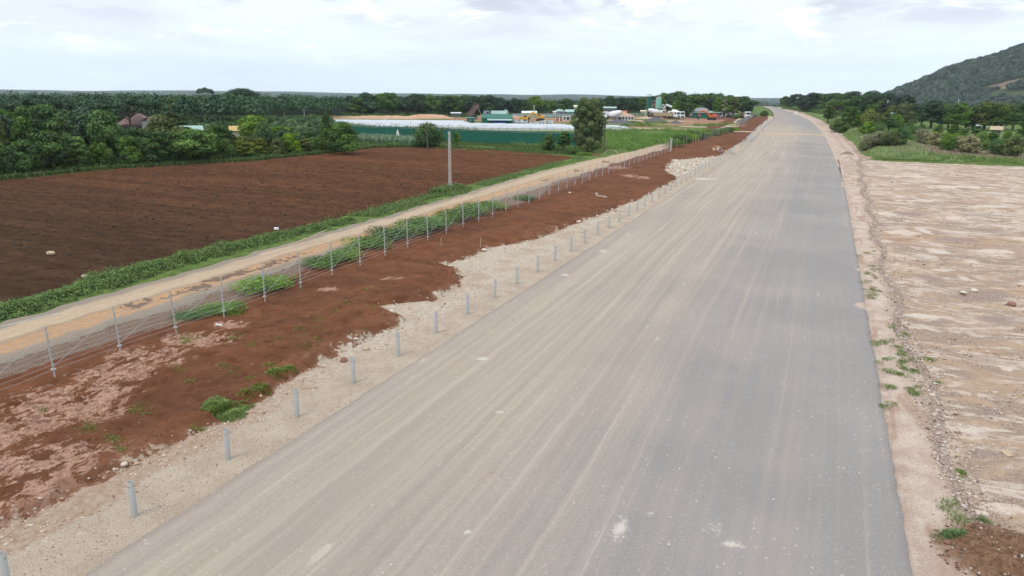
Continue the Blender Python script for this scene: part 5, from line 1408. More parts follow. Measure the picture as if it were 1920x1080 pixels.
def tarp(px, py, wpx, h, mat, label):
    x, y, rz = here(px, py); s = math.hypot(x, y)/1281; w = wpx*s; m = MB(); n = 8; V = []
    for i in range(n+1):
        for j in range(4):
            V.append((-w/2+w*i/n, (-.5, -.25, .35, .9)[j]+.12*math.sin(i*2.1), (0, h*.7, h, h*.8)[j]*(1+.12*math.sin(i*1.7+j))-.1))
    m.v = V; m.f = [(i*4+j, (i+1)*4+j, (i+1)*4+j+1, i*4+j+1) for i in range(n) for j in range(3)]
    m.f += [(0, 1, 2, 3), (n*4+3, n*4+2, n*4+1, n*4)]
    tag(m.build('tarpaulin', mat, None, (x, y, 0), rz), label, 'tarpaulin')
BLU2 = simple('dark blue tarpaulin', (.03, .06, .26), .6, dirt=.2)
tarp(929, 232.9, 12, 1.15, BLU2, 'dark blue tarpaulin over goods in front of the long green shed')
tarp(941, 232.9, 14, 1.25, BLU, 'brighter blue tarpaulin over goods, right one before the green shed')
shed('open_shed', 855, 214.5, 17, 4, 1.6, 1.9, DGR, WHT, 'small dark shed with a pale roof before the forest', slope='mono')
shed('white_shed', 935, 213.5, 26, 6, 1.3, 2.6, DGR, MINTR, 'low barn with pale green roof just left of the white hooped shed', slope='gable')
x, y, rz = here(948, 212.6); s = math.hypot(x, y)/1281
m = MB(); w = 13*s; m.prism([(w/2*math.cos(t_), 2.4*math.sin(t_)) for t_ in np.linspace(0, math.pi, 11)], 0, 6); tag(m.build('hooped_shed', WHTP, None, (x, y, -.8), rz), 'white hooped plastic shed before the forest, left of the yard houses', 'shed')
for k, (p_, w_, l_) in enumerate([(983, 8, 'left one of three small white-roofed sheds half hidden by trees'), (991, 6, 'middle one of three small white-roofed sheds half hidden by trees'), (1000, 11, 'right one of three small white-roofed sheds half hidden by trees')]):
    shed('white_roofed_shed', p_, 212.0, w_, 4, 1.6, 2.4, CREAM, WHT, l_, slope='gable')
shed('pink_house', 1049, 213.2, 18, 6, 2.2, 3.1, PINK, MINTR, 'small pinkish house with a pale roof behind the yard wall', 'house', windows=2, slope='hip', winmat=BLU2)
shed('porch', 1040, 213.4, 6, 3, 2.0, 2.2, WHT, WHT, 'white porch shelter on the left of the small pink house', 'shelter', slope='mono')
shed('long_shed', 1078, 213.2, 34, 7, 1.8, 2.9, GRN2, MINTR, 'long shed with pale green roof right of the pink house')
shed('cream_house', 1084, 210, 15, 6, 4.0, 4.9, CREAM, CREAM, 'cream house upper storey showing above the long green-roofed shed', 'house', windows=1)
shed('workshop', 1143, 214.5, 22, 9, 3.5, 4.0, DGR, MINTR, 'large dark workshop with a pale green roof right of the big lone tree', 'building', slope='mono')
shed('red_roofed_shed', 1163, 213.8, 22, 5, 1.5, 2.2, CONC, RED, 'low shed with a faded red roof right of the dark workshop')
shed('cream_roofed_shed', 1207, 213.3, 11, 4, 1.7, 2.2, CREAM, CREAM, 'tiny cream-roofed shed at the foot of the dark green silo')
e = shed('green_office', 1314, 221.5, 31, 8, 2.35, 2.9, GRN, MINTR, 'dark green site office with pale roof behind the orange excavator', 'building', slope='mono', doors=1, windows=1)
m = MB(); m.prism([(3.2*math.cos(t_), 2.75+1.5*math.sin(t_)) for t_ in np.linspace(0, math.pi, 9)], 1.5, 6); m.build('dome_roof', GALVW, e)
m = MB(); m.tube([(0.2, 3, 4.2), (0.2, 3, 5.4)], .05, 5); m.build('mast', STL, e)
shed('open_canopy', 1337, 220.5, 22, 6, 2.2, 2.7, DGR, MINTR, 'dark open shed with a pale roof right of the green site office', slope='mono')
shed('white_cabin', 1355, 219.5, 12, 3, 2.2, 2.5, WHT, MINTR, 'white site cabin right of the dark open shed', 'cabin', slope='mono', windows=2)
shed('white_cabin', 1371, 219.6, 11, 3, 2.2, 2.3, WHT, WHT, 'plain white container-like cabin beside the far power pole', 'cabin', slope='mono', windows=1)
# houses in the woods
def wood_house(px, dist, wpx, dep, zw, zr, wall, roof, label, slope='hip', rot=0.0, name='house', windows=0):
    x, y = bearing(px, dist); s = dist/1281; w = wpx*s; rz = -math.atan2(x, y)+rot
    py = None
    e = empty(name, label, 'house', (x, y, -.2), rz); m = MB(); m.box(-w/2, w/2, 0, dep, 0, zw); m.build('wall', wall, e); over = .5
    r = MB(); k = min(dep/2, w*.36) if slope == 'hip' else 0
    A = [(-w/2-over, -over, zw), (w/2+over, -over, zw), (w/2+over, dep+over, zw), (-w/2-over, dep+over, zw)]; B = [(-w/2+k-(0 if k else over), dep/2, zr), (w/2-k+(0 if k else over), dep/2, zr)]
    r.quad([A[0], A[1], B[1], B[0]]).quad([A[1], A[2], B[1]]).quad([A[2], A[3], B[0], B[1]]).quad([A[3], A[0], B[0]]).quad([A[3], A[2], A[1], A[0]]); r.build('roof', roof, e)
    for k in range(windows):
        xx = -w/2+w*(k+.5)/windows; d = MB(); d.box(xx-.5, xx+.5, -.06, -.004, zw*.5, zw*.82); d.build('window', GLS, e)
    return e
e = wood_house(240, 162, 40, 7, 3.2, 5.3, PINK, PROOF, 'house with dusty pink hipped roof half hidden in the wood', windows=2, rot=-.25)
m = MB(); m.box(2.0, 4.2, -1.2, 1.5, 0, 3.9); m.build('white_wing', WHT, e)
m = MB(); m.sheet([(1.8, -1.5, 3.9), (3.1, -1.5, 4.7), (3.1, 1.6, 4.7), (1.8, 1.6, 3.9)], .1); m.sheet([(3.11, -1.5, 4.7), (4.4, -1.5, 3.9), (4.4, 1.6, 3.9), (3.11, 1.6, 4.7)], .1); m.build('gable_roof', PROOF, e)
wood_house(350, 142, 28, 5, 3.0, 3.7, CONC, MINTR, 'low building with pale turquoise roof showing through the wood', 'gable', name='hut')
wood_house(434, 142, 12, 4, 2.8, 3.6, CREAM, simple('mustard roof', (.50, .36, .14), .8), 'small hut with mustard yellow roof showing through the wood', 'gable', name='hut')
wood_house(1695, 262, 22, 6, 4.2, 6.0, WHT, MINTR, 'house with pale grey green roof among the right trees', 'gable', rot=.3)
wood_house(1855, 292, 16, 5, 4.6, 5.6, WHT, WHT, 'small white house behind the right trees, left of a pair', 'gable', windows=2)
wood_house(1888, 292, 11, 5, 4.6, 5.6, WHT, MINTR, 'small white house behind the right trees, right of a pair', 'gable')
wood_house(1883, 222, 11, 3, 2.0, 2.9, DGR, TAN, 'small dark hut with a pale pitched roof at the meadow back', 'gable', name='hut')
# shrine-like white marker in the corn
x, y, rz = here(746, 263); m = MB(); m.box(-.35, .35, -.3, .3, -.2, 1.2); m.box(-.35, .35, -.3, .3, 1.2, 2.3, top=(.3, .3, .25, .25))
e = empty('shrine', 'small white pointed shrine standing before the green fence by the corn', 'shrine', (x, y, 0), rz); m.build('body', CONCW, e); m = MB(); m.box(-.18, .18, -.33, -.303, .5, 1.0); m.build('niche', DGR, e)

# ---- batching plant
def silo(px, py, wpx, zb, zt, mat, label, cone=True):
    x, y, rz = here(px, py); s = math.hypot(x, y)/1281; r = wpx*s/2
    e = empty('silo', label, 'silo', (x, y, -.1), rz)
    m = MB(); m.tube([(0, 0, zb), (0, 0, zt)], r, 20); m.build('tank', mat, e, smooth=False)
    m = MB(); m.tube([(0, 0, zb-1.6), (0, 0, zb-.005)], [.25, r*.98], 20); m.build('cone', mat, e)
    m = MB(); m.tube([(0, 0, zt+.005), (0, 0, zt+.25)], [r, r*.5], 16); m.tube([(0, 0, zt+.26), (0, 0, zt+.95)], .28, 8); m.build('filter', GALVW, e)
    m = MB()
    for k in range(10):
        a0, a1 = 2*math.pi*k/10, 2*math.pi*(k+1)/10
        m.tube([(r*math.cos(a0), r*math.sin(a0), zt+.9), (r*math.cos(a1), r*math.sin(a1), zt+.9)], .04, 4); m.tube([(r*math.cos(a0), r*math.sin(a0), zt), (r*math.cos(a0), r*math.sin(a0), zt+.9)], .04, 4)
    m.build('railing', STL, e)
    for sx, sy in ((-1, -1), (1, -1), (-1, 1), (1, 1)):
        m = MB(); m.tube([(sx*r*1.25, sy*r*1.0, -.1), (sx*r*.72, sy*r*.72, zb+.2)], .11, 6); m.build('leg', GALVW, e)
    m = MB(); m.tube([(-r*1.06, -.2, zb), (-r*1.06, -.2, zt+.8)], .05, 4); m.tube([(-r*1.06, .2, zb), (-r*1.06, .2, zt+.8)], .05, 4)
    z_ = zb
    while z_ < zt+.8: m.tube([(-r*1.06, -.2, z_), (-r*1.06, .2, z_)], .03, 4); z_ += .4
    m.build('ladder', GALVW, e)
    return e
silo(1215.5, 216, 8.2, 2.6, 8.4, GRN, 'dark green cement silo, left one at the batching plant')
silo(1233.3, 218, 9.8, 3.6, 7.9, MINT, 'mint green cement silo on splayed legs, right one at the batching plant')
x, y, rz = here(1226, 216); s = math.hypot(x, y)/1281
e = empty('mixing_plant', 'dark mixing tower and white control cabin between and beside the two silos', 'plant', (x, y, -.1), rz)
m = MB(); m.box(-2.0, 1.4, 2, 5, 2.2, 6.2, top=(.2, .1, .1, .1)); m.build('tower', BRN, e)
for sx in (-1.9, 1.2):
    for sy in (2.1, 4.9): m = MB(); m.box(sx-.12, sx+.12, sy-.12, sy+.12, -.1, 2.195); m.build('leg', STL, e)
m = MB(); m.sheet([(-2.2, 1.7, 6.25), (1.2, 1.7, 6.8), (1.2, 5.3, 6.8), (-2.2, 5.3, 6.25)], .1); m.build('roof', GALVW, e)
m = MB(); m.box(3.3, 5.2, 1.5, 4.0, 3.3, 4.95); m.build('cabin', WHT, e)
m = MB(); m.box(3.5, 4.3, 1.44, 1.495, 3.9, 4.5); m.build('window', GLS, e)
m = MB(); [m.box(q-.1, q+.1, 1.6, 1.8, -.1, 3.29) for q in (3.5, 5.0)]; m.build('cabin_stand', STL, e)
m = MB(); m.sheet([(2.6, 4.2, 5.75), (8.2, 4.2, 5.45), (8.2, 8.2, 5.45), (2.6, 8.2, 5.75)], .12); m.box(5.4, 6.3, 5, 7, 1.5, 5.3); m.build('canopy', DGR, e)
m = MB(); m.tube([(-3.2, 1.0, .6), (-.4, 2.2, 5.0)], .16, 8); m.build('screw_conveyor', GALVW, e)
x, y, rz = here(1244, 217)
def chute():
    e = empty('hopper', 'tan tilted skip hopper at the right foot of the mint green silo', 'hopper', (x, y, 0), rz)
    m = MB(); m.v = [(-1.2, 0, .4), (.2, 0, .3), (1.3, 0, 2.6), (-.3, 0, 3.6), (-1.2, 1.6, .4), (.2, 1.6, .3), (1.3, 1.6, 2.6), (-.3, 1.6, 3.6)]
    m.f = [(0, 1, 2, 3), (7, 6, 5, 4), (0, 4, 5, 1), (1, 5, 6, 2), (2, 6, 7, 3), (3, 7, 4, 0)]; m.build('bin', TAN, e)
    m = MB(); m.tube([(.25, -.1, .2), (1.6, -.1, 2.5)], .13, 6); m.build('rail', BLK, e)
chute()
x, y, rz = here(1263, 219)
e = empty('cement_tube', 'long white sloping pipe conveyor above the parked white trucks', 'conveyor', (x, y, 0), rz)
m = MB(); m.tube([(-3.6, 1.5, 5.0), (3.3, .5, 2.55)], .42, 12); m.build('pipe', WHT, e); m = MB(); m.tube([(2.4, .6, -.1), (2.4, .6, 2.5)], .09, 5); m.tube([(-.4, 1, -.1), (-.4, 1, 3.6)], .09, 5); m.build('support', STL, e)

# ---- vehicles
def wheels(e, xs, half, r):
    for xx in xs:
        for s_ in (-1, 1):
            m = MB(); m.tube([(xx, s_*(half-.28), r), (xx, s_*half, r)], r, 14); w_ = m.build('wheel', BLK, e)
            m = MB(); m.tube([(xx, s_*(half+.002), r), (xx, s_*(half+.03), r)], r*.5, 10); m.build('rim', GALVW, w_)
def cab(e, x0, h, mat, L=1.9, w=1.15, base=.75):
    m = MB(); m.box(x0, x0+L, -w, w, base, h, top=(.05, .28, .08, .08)); m.build('cab', mat, e, bevel=.06)
    g = MB(); zz0, zz1 = base+(h-base)*.48, base+(h-base)*.86
    g.quad([(x0+L-.28*.48+.03, -w+.18, zz0), (x0+L-.28*.48+.03, w-.18, zz0), (x0+L-.28*.86+.03, w-.25, zz1), (x0+L-.28*.86+.03, -w+.25, zz1)]); g.build('windscreen', GLS, e)
    for s_ in (-1, 1):
        g = MB(); g.quad([(x0+.5, s_*(w-.02), zz0), (x0+L-.45, s_*(w-.02), zz0), (x0+L-.55, s_*(w-.055), zz1), (x0+.5, s_*(w-.055), zz1)]); g.build('side_window', GLS, e)
        g = MB(); g.box(x0+L+.002, x0+L+.05, s_*.85-.15, s_*.85+.15, base+.12, base+.32); g.build('headlight', WHT, e)
    g = MB(); g.box(x0+L-.1, x0+L+.12, -w, w, base-.32, base-.02); g.build('bumper', STL, e)
    g = MB(); g.box(x0+L+.003, x0+L+.03, -.6, .6, base+.1, base+.55); g.build('grille', BLK, e)
def chassis(e, x0, x1):
    m = MB(); m.box(x0, x1, -.45, .45, .62, .86); m.build('chassis', BLK, e)
def tipper(px, py, rot, label, bodymat=BRN, cabmat=WHT, raised=0.0, z=0.0):
    x, y, rz = here(px, py); e = empty('tipper_truck', label, 'truck', (x, y, z), rz+rot)
    chassis(e, -3.8, 3.4); cab(e, 1.9, 2.9, cabmat); wheels(e, (2.7, -1.6, -2.9), 1.2, .52)
    m = MB(); t_ = .07; L = 5.1
    m.box(0, L, -1.2, 1.2, 0, .1).box(0, L, -1.2, -1.13, .1, 1.35).box(0, L, 1.13, 1.2, .1, 1.35).box(L-.08, L, -1.13, 1.13, .1, 1.75)
    for k in range(6): m.box(.3+k*.85, .42+k*.85, -1.27, -1.202, 0, 1.33).box(.3+k*.85, .42+k*.85, 1.202, 1.27, 0, 1.33)
    o = m.build('tipper_body', bodymat, e, (-3.7, 0, .92)); o.rotation_euler = (0, -raised, 0)
    if raised:
        m = MB(); p_ = Vector((-3.7+4.6*math.cos(raised), 0, .92+4.6*math.sin(raised))); m.tube([(.9, 0, .9), p_], [.14, .08], 8); m.build('hydraulic_ram', GALVW, e)
    else:
        m = MB(); m.box(-3.6, 1.2, -1.1, 1.1, 1.03, 2.2, top=(.5, .5, .4, .4)); m.build('load', TAN, e)
    return e
tipper(899, 223.0, .35, 'tipper truck with its long brown body raised behind the green shed', simple('purple brown steel', (.17, .11, .10), .8, dirt=.4, dirtcol=(.36, .28, .22)), simple('blue grey cab paint', (.25, .31, .38), .5), R(48), 0)
tipper(1243, 222.0, .1, 'tipper truck with tan body parked under the skip hopper', TAN, WHT)
tipper(1259, 222.5, -.75, 'tipper truck with white cab turned toward the camera beside the gravel', TAN, WHT)
def mixer(px, py, rot, label):
    x, y, rz = here(px, py); e = empty('concrete_mixer_truck', label, 'truck', (x, y, 0), rz+rot)
    chassis(e, -4, 3.2); cab(e, 1.8, 2.9, WHT); wheels(e, (2.6, -1.7, -3.0), 1.2, .52)
    m = MB(); P = [(-4.0, 0, 3.1), (-3.3, 0, 2.8), (-1.6, 0, 2.25), (.4, 0, 1.95), (1.4, 0, 1.8)]; m.tube(P, [.45, .85, 1.2, 1.1, .55], 16); m.build('drum', WHT, e, smooth=True)
    m = MB(); m.box(-4.3, -3.6, -.35, .35, 2.2, 2.7).tube([(-4.2, 0, 2.3), (-4.8, .4, 1.1)], .16, 6); m.build('chute', STL, e)
    m = MB(); [m.box(q-.08, q+.08, -.9, .9, .865, 1.5) for q in (-3.2, 1.3)]; m.build('drum_stand', STL, e)
    return e
mixer(1231, 219.5, .5, 'white concrete mixer truck standing below the mint green silo')
mixer(1270, 222.5, -1.0, 'white concrete mixer truck, rightmost of the trucks at the batching plant')
mixer(1147, 224.5, 2.6, 'white concrete mixer truck half hidden by the big lone tree')
mixer(1291, 219.0, -.9, 'concrete mixer truck left of the green site office')
tipper(1397, 222.5, -1.25, 'white lorry driving toward the camera on the far dirt track', BRN, WHT)
tipper(1364, 219.5, -.5, 'white lorry parked between the two white cabins', WHT, WHT)
def excavator(px, py, rot, mat, label, wheeled=False, sc=1.0, pose=0):
    x, y, rz = here(px, py); e = empty('excavator', label, 'excavator', (x, y, 0), rz+rot); e.scale = (sc, sc, sc)
    for s_ in (-1, 1):
        m = MB(); m.prism([(-1.7, .1), (-1.5, 0), (1.5, 0), (1.75, .3), (1.6, .75), (-1.6, .75), (-1.8, .4)], s_*1.0-.28, s_*1.0+.28); m.build('crawler_track', BLK, e)
    m = MB(); m.box(-.6, .6, -.7, .7, .4, .98); m.build('undercarriage', STL, e)
    m = MB(); m.box(-1.9, 1.1, -1.25, 1.25, 1.0, 1.75, top=(.15, .05, .05, .05)); m.box(-1.95, -.5, -1.2, 1.2, 1.755, 2.15, top=(.2, .2, .1, .1)); m.build('body', mat, e, bevel=.05)
    m = MB(); m.box(-.3, 1.15, .25, 1.2, 1.76, 2.75, top=(.05, .25, .05, .05)); m.build('cab', mat, e, bevel=.04)
    m = MB(); m.box(-.15, .85, 1.201, 1.23, 2.0, 2.6); m.build('cab_window', GLS, e); m = MB(); m.box(-.15, .85, .22, .248, 2.0, 2.6); m.build('cab_window', GLS, e)
    P = [(1.0, -.2, 1.6), (2.3, -.2, 2.9), (3.3, -.2, 3.3), (4.5, -.2, 3.0)]
    for a_, b_, r0_, r1_ in zip(P[:-1], P[1:], (.26, .30, .24), (.30, .24, .2)):
        pass
    m = MB(); m.tube(P, [.24, .32, .27, .18], 4); m.build('boom', mat, e)
    Q = [(4.3, -.2, 3.25), (4.9, -.2, 2.3), (5.15, -.2, 1.1)]
    m = MB(); m.tube(Q, [.2, .2, .13], 4); m.build('stick', mat, e)
    m = MB(); m.prism([(4.7, .2), (5.4, .1), (5.6, .6), (5.25, 1.2), (4.9, .9)], -.65, .25); m.build('bucket', BLK, e)
    m = MB(); m.tube([(1.3, -.2, 1.9), (2.6, -.2, 3.1)], .09, 6); m.build('boom_cylinder', GALVW, e)
    return e
excavator(1334, 224.5, math.pi+.12, ORG, 'orange excavator with its arm reaching left before the green site office', sc=1.0)
excavator(983, 229.3, .2, YEL, 'yellow excavator, left one, standing behind the grey formwork heap', sc=.86)
excavator(1013, 225.6, math.pi-.2, YEL, 'yellow excavator, right one, with its arm folded over the formwork heap', sc=.82)

# ---- stacks in the yard
def formwork(px, py, wpx, label, seed):
    x, y, rz = here(px, py); s = math.hypot(x, y)/1281; w = wpx*s; rg = random.Random(seed)
    e = empty('formwork_stack', label, 'stack', (x, y, -.1), rz)
    for k in range(14):
        xx = -w/2+w*(k+.5)/14; hh = .5+.9*rg.random(); m = MB(); t_ = rg.uniform(-.5, .5)
        m.box(xx-.5, xx+.5, rg.uniform(-.6, 0), rg.uniform(.8, 1.6), 0, hh, top=(max(0, t_), max(0, -t_), .1, .3)); m.build('panel', [simple('pale blue steel form', (.40, .49, .54), .5), CONCW, GALVW][k % 3], e)
    for k in range(9):
        xx = -w/2+w*(k+.3)/9; m = MB(); m.box(xx, xx+.45, -1.0, -.75, 0, .35+.2*rg.random()); m.build('brace', simple('dark green steel form', (.03, .09, .08), .6), e)
formwork(1005, 232.6, 62, 'heap of grey steel formwork panels in front of the yellow excavators', 1)
formwork(972, 232.0, 24, 'low spread of pale formwork left of the larger formwork heap', 2)
def culverts(px, py, n, w, h, label, mat=CONCW, gap=.05, rot=0.0):
    x, y, rz = here(px, py); e = empty('culvert_stack', label, 'culvert', (x, y, -.1), rz+rot)
    for k in range(n):
        m = MB(); x0 = (k-n/2)*(w+gap); t_ = .22
        m.box(x0, x0+t_, 0, 1.6, 0, h).box(x0+w-t_, x0+w, 0, 1.6, 0, h).box(x0+t_, x0+w-t_, 0, 1.6, 0, t_).box(x0+t_, x0+w-t_, 0, 1.6, h-t_, h); m.build('box_section', mat, e)
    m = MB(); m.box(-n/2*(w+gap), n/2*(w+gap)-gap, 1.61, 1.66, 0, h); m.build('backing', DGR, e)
culverts(1177, 225.0, 4, 1.05, 1.55, 'row of four pale precast concrete box sections on the yard ground')
culverts(1065, 225.5, 3, 1.35, 1.5, 'three pale precast box frames left of the big lone tree')
x, y, rz = here(1047, 226.5)
e = empty('scrap_pile', 'tangle of red and white steel parts left of the precast box frames', 'scrap pile', (x, y, -.1), rz)
for k in range(10):
    m = MB(); xx = -1.6+.35*k; m.box(xx, xx+.3, 0, .6, 0, 1.0+.8*random.Random(k).random(), top=(.1*(k % 3), 0, 0, .1)); m.build('steel_part', [RED, WHT, BRN, DGR][k % 4], e)
x, y, rz = here(1157, 222.6)
e = empty('parked_van', 'small pale van parked behind the dark gravel heap', 'van', (x, y, 0), rz+.2)
m = MB(); m.box(-2.1, 2.1, -.85, .85, .4, 1.2).box(-2.0, 1.5, -.83, .83, 1.203, 1.95, top=(.25, .5, .1, .1)); m.build('body', WHT, e); m = MB(); m.box(-1.6, 1.1, -.86, -.80, 1.3, 1.75); m.build('window', GLS, e)
wheels(e, (1.35, -1.35), .88, .36)

# ---- drainage channel by the far road
def ribbon(y0, y1, off, w, h, mat, name, label=None, kind=None):
    ys_ = np.arange(y0, y1, 2.0); prof = [(0, -.3), (0, h), (.14, h), (.2, -.12), (w-.2, -.12), (w-.14, h), (w, h), (w, -.3)]
    V = []; F = []; q = len(prof)
    for y_ in ys_:
        xl = float(road_l(y_))-off-w
        for u, z in prof: V.append((xl+u, y_, z+.04))
    for k in range(len(ys_)-1):
        for j in range(q-1): F.append((k*q+j, k*q+j+1, (k+1)*q+j+1, (k+1)*q+j))
    me = bpy.data.meshes.new(name); me.from_pydata(V, [], F); o = link(name, me, mat); return tag(o, label, 'drain' if label else None, kind=kind)
ribbon(163, 300, .35, 1.7, .16, concrete('blue grey concrete', (.30, .34, .37), (.42, .46, .50)), 'drainage_channel', 'open grey concrete drainage channel along the left edge of the far road')

# ---- stones
ICO = None
def ico():
    global ICO
    if ICO is None:
        bm = bmesh.new(); bmesh.ops.create_icosphere(bm, subdivisions=1, radius=1); ICO = (np.array([v.co[:] for v in bm.verts]), np.array([[v.index for v in f.verts] for f in bm.faces])); bm.free()
    return ICO
def stones(name, P, S, mat, flat=.6):
    Vi, Fi = ico(); n = len(P)
    V = Vi[None]*(.75+.5*rng.random((n, len(Vi), 1))); V = V*np.stack([S*(.7+.7*rng.random(n)), S*(.7+.7*rng.random(n)), S*flat*(.6+.7*rng.random(n))], 1)[:, None, :]
    a = rng.random(n)*6.28; c_, s_ = np.cos(a)[:, None], np.sin(a)[:, None]
    X = V[:, :, 0]*c_-V[:, :, 1]*s_; Y = V[:, :, 0]*s_+V[:, :, 1]*c_; V = np.stack([X, Y, V[:, :, 2]], -1)+P[:, None, :]
    F = Fi[None]+(np.arange(n)*len(Vi))[:, None, None]
    return tag(link(name, mesh_np(name, V.reshape(-1, 3), F.reshape(-1, 3), dict(tint=np.repeat(rng.random(n), len(Vi)))), mat), kind='stuff')
def stonemat(name, cols):
    m, t, p = principled(name); tint = t.attr('tint'); P = t.pos()
    c_ = t.mix(t.step(tint, .2, .5), cols[0], cols[1]); c_ = t.mix(t.step(tint, .6, .8), c_, cols[2]); c_ = t.mix(t.step(tint, .9, .93), c_, cols[3])
    n_ = t.noise(P, 22, 4, .6); c_ = t.mix(t.math('MULTIPLY', n_, .4), c_, cols[2])
    t.put(p.inputs['Base Color'], c_); p.inputs['Roughness'].default_value = .9; return m
ST1 = stonemat('pale field stones', [(.52, .42, .32), (.62, .55, .47), (.40, .27, .17), (.22, .11, .07)])
ST2 = stonemat('mixed lot stones', [(.45, .36, .28), (.58, .52, .46), (.30, .20, .15), (.12, .09, .085)])
n = 9000; Y = 6+np.abs(rng.exponential(34, n)); X = silt_edge(Y)+.1+rng.random(n)**1.4*3.0; mk = (X < -15.7) & (Y < 150) & (fbm(X*.7, Y*.5, 3, 91) > .40); X, Y = X[mk], Y[mk]
S = (.011+.035*rng.random(len(X))**5)*(1+Y/90.); stones('shoulder_stones', np.stack([X, Y, verge_z(X, Y)+S*.2], 1), S, ST1)
n = 11000; Y = 5+np.abs(rng.exponential(18, n)); X = rng.uniform(-15.9, -14.0, n); S = .008+.016*rng.random(n)**3
stones('shoulder_gravel', np.stack([X, Y, verge_z(X, Y)+S*.2], 1), S, ST1)
# white boulders in the washed gully
n = 510; Y = np.concatenate([rng.uniform(86, 118, 420), rng.uniform(52, 86, 90)]); X = silt_edge(Y)+rng.random(n)**.8*np.where(Y > 86, 5.0, 2.2); mk = X < -16.0; X, Y = X[mk], Y[mk]
S = .07+.16*rng.random(len(X))**2; stones('gully_boulders', np.stack([X, Y, X*0+.02], 1), S, stonemat('white boulders', [(.60, .54, .46), (.68, .64, .58), (.52, .42, .32), (.3, .2, .14)]), .7)
n = 26000; Y = 8+np.abs(rng.exponential(22, n)); cx_ = np.interp(Y, [0, 16, 24, 34, 50, 70, 92, 130], [4.9, 4.9, 4.7, 4.55, 4.6, 4.9, 5.1, 6.0])
X = np.where(rng.random(n) < .36, cx_+rng.normal(size=n)*.35, 4.2+np.abs(rng.exponential(9, n))); dens = fbm((X*.966+Y*.259)*.16*1.2, (-X*.259+Y*.966)*.8, 4, 65)
mk = (Y < 128) & (X < 45) & ((a_brown(X, Y) < .2) | (rng.random(n) < .05)) & ((dens > .5) | (np.abs(X-cx_) < .6)); X, Y = X[mk], Y[mk]
S = .009+.028*rng.random(len(X))**5*(1+Y/30.)+.004; stones('lot_stones', np.stack([X, Y, lot_z(X, Y)+S*.2], 1), S, ST2)
n = 900; a = rng.random(n)*6.28; q = 1.6*np.sqrt(rng.random(n)); X = bx_+.7+q*np.cos(a)*1.15; Y = by_+.1+q*np.sin(a)*1.1; S = .012+.03*rng.random(n)**3
stones('soil_clods', np.stack([X, Y, lot_z(X, Y)+S*.1], 1), S, stonemat('brown clods', [(.12, .068, .04), (.17, .10, .06), (.09, .05, .03), (.42, .36, .30)]), .8)
n = 5200; X = rng.uniform(-24, -16.2, n); Y = 7+np.abs(rng.exponential(24, n)); mk = (X < silt_edge(Y)-.2); X, Y = X[mk], Y[mk]; S = .012+.022*rng.random(len(X))**2
stones('red_clods', np.stack([X, Y, verge_z(X, Y)+S*.1], 1), S, stonemat('red clods', [(.15, .055, .035), (.19, .07, .045), (.10, .04, .028), (.40, .28, .21)]), .8)
n = 9000; X = rng.uniform(-80, -36.5, n); Y = rng.uniform(16, 80, n); S = (.03+.09*rng.random(n)**2)
stones('field_clods', np.stack([X, Y, field_z(X, Y)+S*.1], 1), S, stonemat('field clods', [(.062, .036, .023), (.085, .048, .029), (.052, .03, .02), (.10, .062, .042)]), .8)
# single stones
def rock(px, py, r, mat, label, flat=.7, name='stone', z=.0):
    r *= .55
    x, y = at(px, py); bm = bmesh.new(); bmesh.ops.create_icosphere(bm, subdivisions=2, radius=1)
    rg = np.random.default_rng(int(px*7+py))
    for v in bm.verts:
        k = 1+.5*(float(fbm(np.array([v.co.x*1.3+px]), np.array([v.co.y*1.3+v.co.z*2]), 3, 3)[0])-.5); v.co = Vector((v.co.x*r*1.15*k, v.co.y*r*k, max(v.co.z, -.5)*r*flat*k))
    me = bpy.data.meshes.new(name); bm.to_mesh(me); bm.free(); o = link(name, me, mat, None, (x, y, z+r*.25), rg.random()*6); return tag(o, label, 'stone')
RKP = concrete('pale rock', (.46, .38, .30), (.66, .60, .53), 6); RKR = concrete('reddish rock', (.17, .08, .055), (.32, .17, .12), 6); RKG = concrete('ochre rock', (.36, .25, .15), (.55, .44, .33), 6)
rock(95, 475, .42, RKG, 'pale brown boulder lying in the ploughed field, left', z=-.05)
rock(157, 517, .22, RKP, 'small white stone in the ploughed field near the hedge', z=-.05)
rock(645, 677, .24, RKR, 'reddish pointed stone in the gully beside a guard post', 1.0)
rock(687, 655, .26, RKG, 'ochre brown boulder in the pale gully by the guard posts', .9)
rock(734, 588, .25, RKP, 'rounded pinkish stone on the tip of the red fill', .8, z=.06)
rock(719, 590, .20, RKP, 'flat pale stone just left of the rounded pinkish stone', .4, z=.06)
rock(668, 637, .16, RKP, 'small white stone at the edge of the red fill', .6, z=.03)
rock(908, 470, .30, RKP, 'pale slab at the start of the white washed silt', .5, z=.04)
rock(257, 869, .13, RKG, 'tan stone on the pale bank near the front guard post', .6)
rock(233, 871, .15, RKP, 'larger tan boulder at the foot of the red fill, lower left', .7)
rock(1897, 572, .33, RKR, 'reddish rock on the stony lot near its right edge', .8)
rock(1827, 546, .30, RKP, 'grey-white rock in the rubble band of the stony lot', .7)
rock(1806, 549, .30, RKP, 'flat pale rock left of the grey-white rock on the lot', .35)
rock(1747, 741, .16, RKP, 'whitish stone in the rubble line by the roadside grass', .7)
rock(1792, 775, .13, RKG, 'grey stone at the right of the rubble line', .6)
rock(1888, 852, .26, RKG, 'long flat ochre slab lying on the lot, lower right', .3)
rock(1843, 981, .14, RKP, 'pinkish white stone on top of the brown soil heap', .8, z=.25)
rock(1831, 977, .10, RKP, 'white pebble left of the pinkish stone on the soil heap', .8, z=.22)
rock(1775, 1021, .13, RKR, 'brown stone beside the green clump at the soil heap', .7, z=.05)
rock(1068, 364, .30, RKP, 'lone white rock on the red fill, middle distance', .8, z=.08)
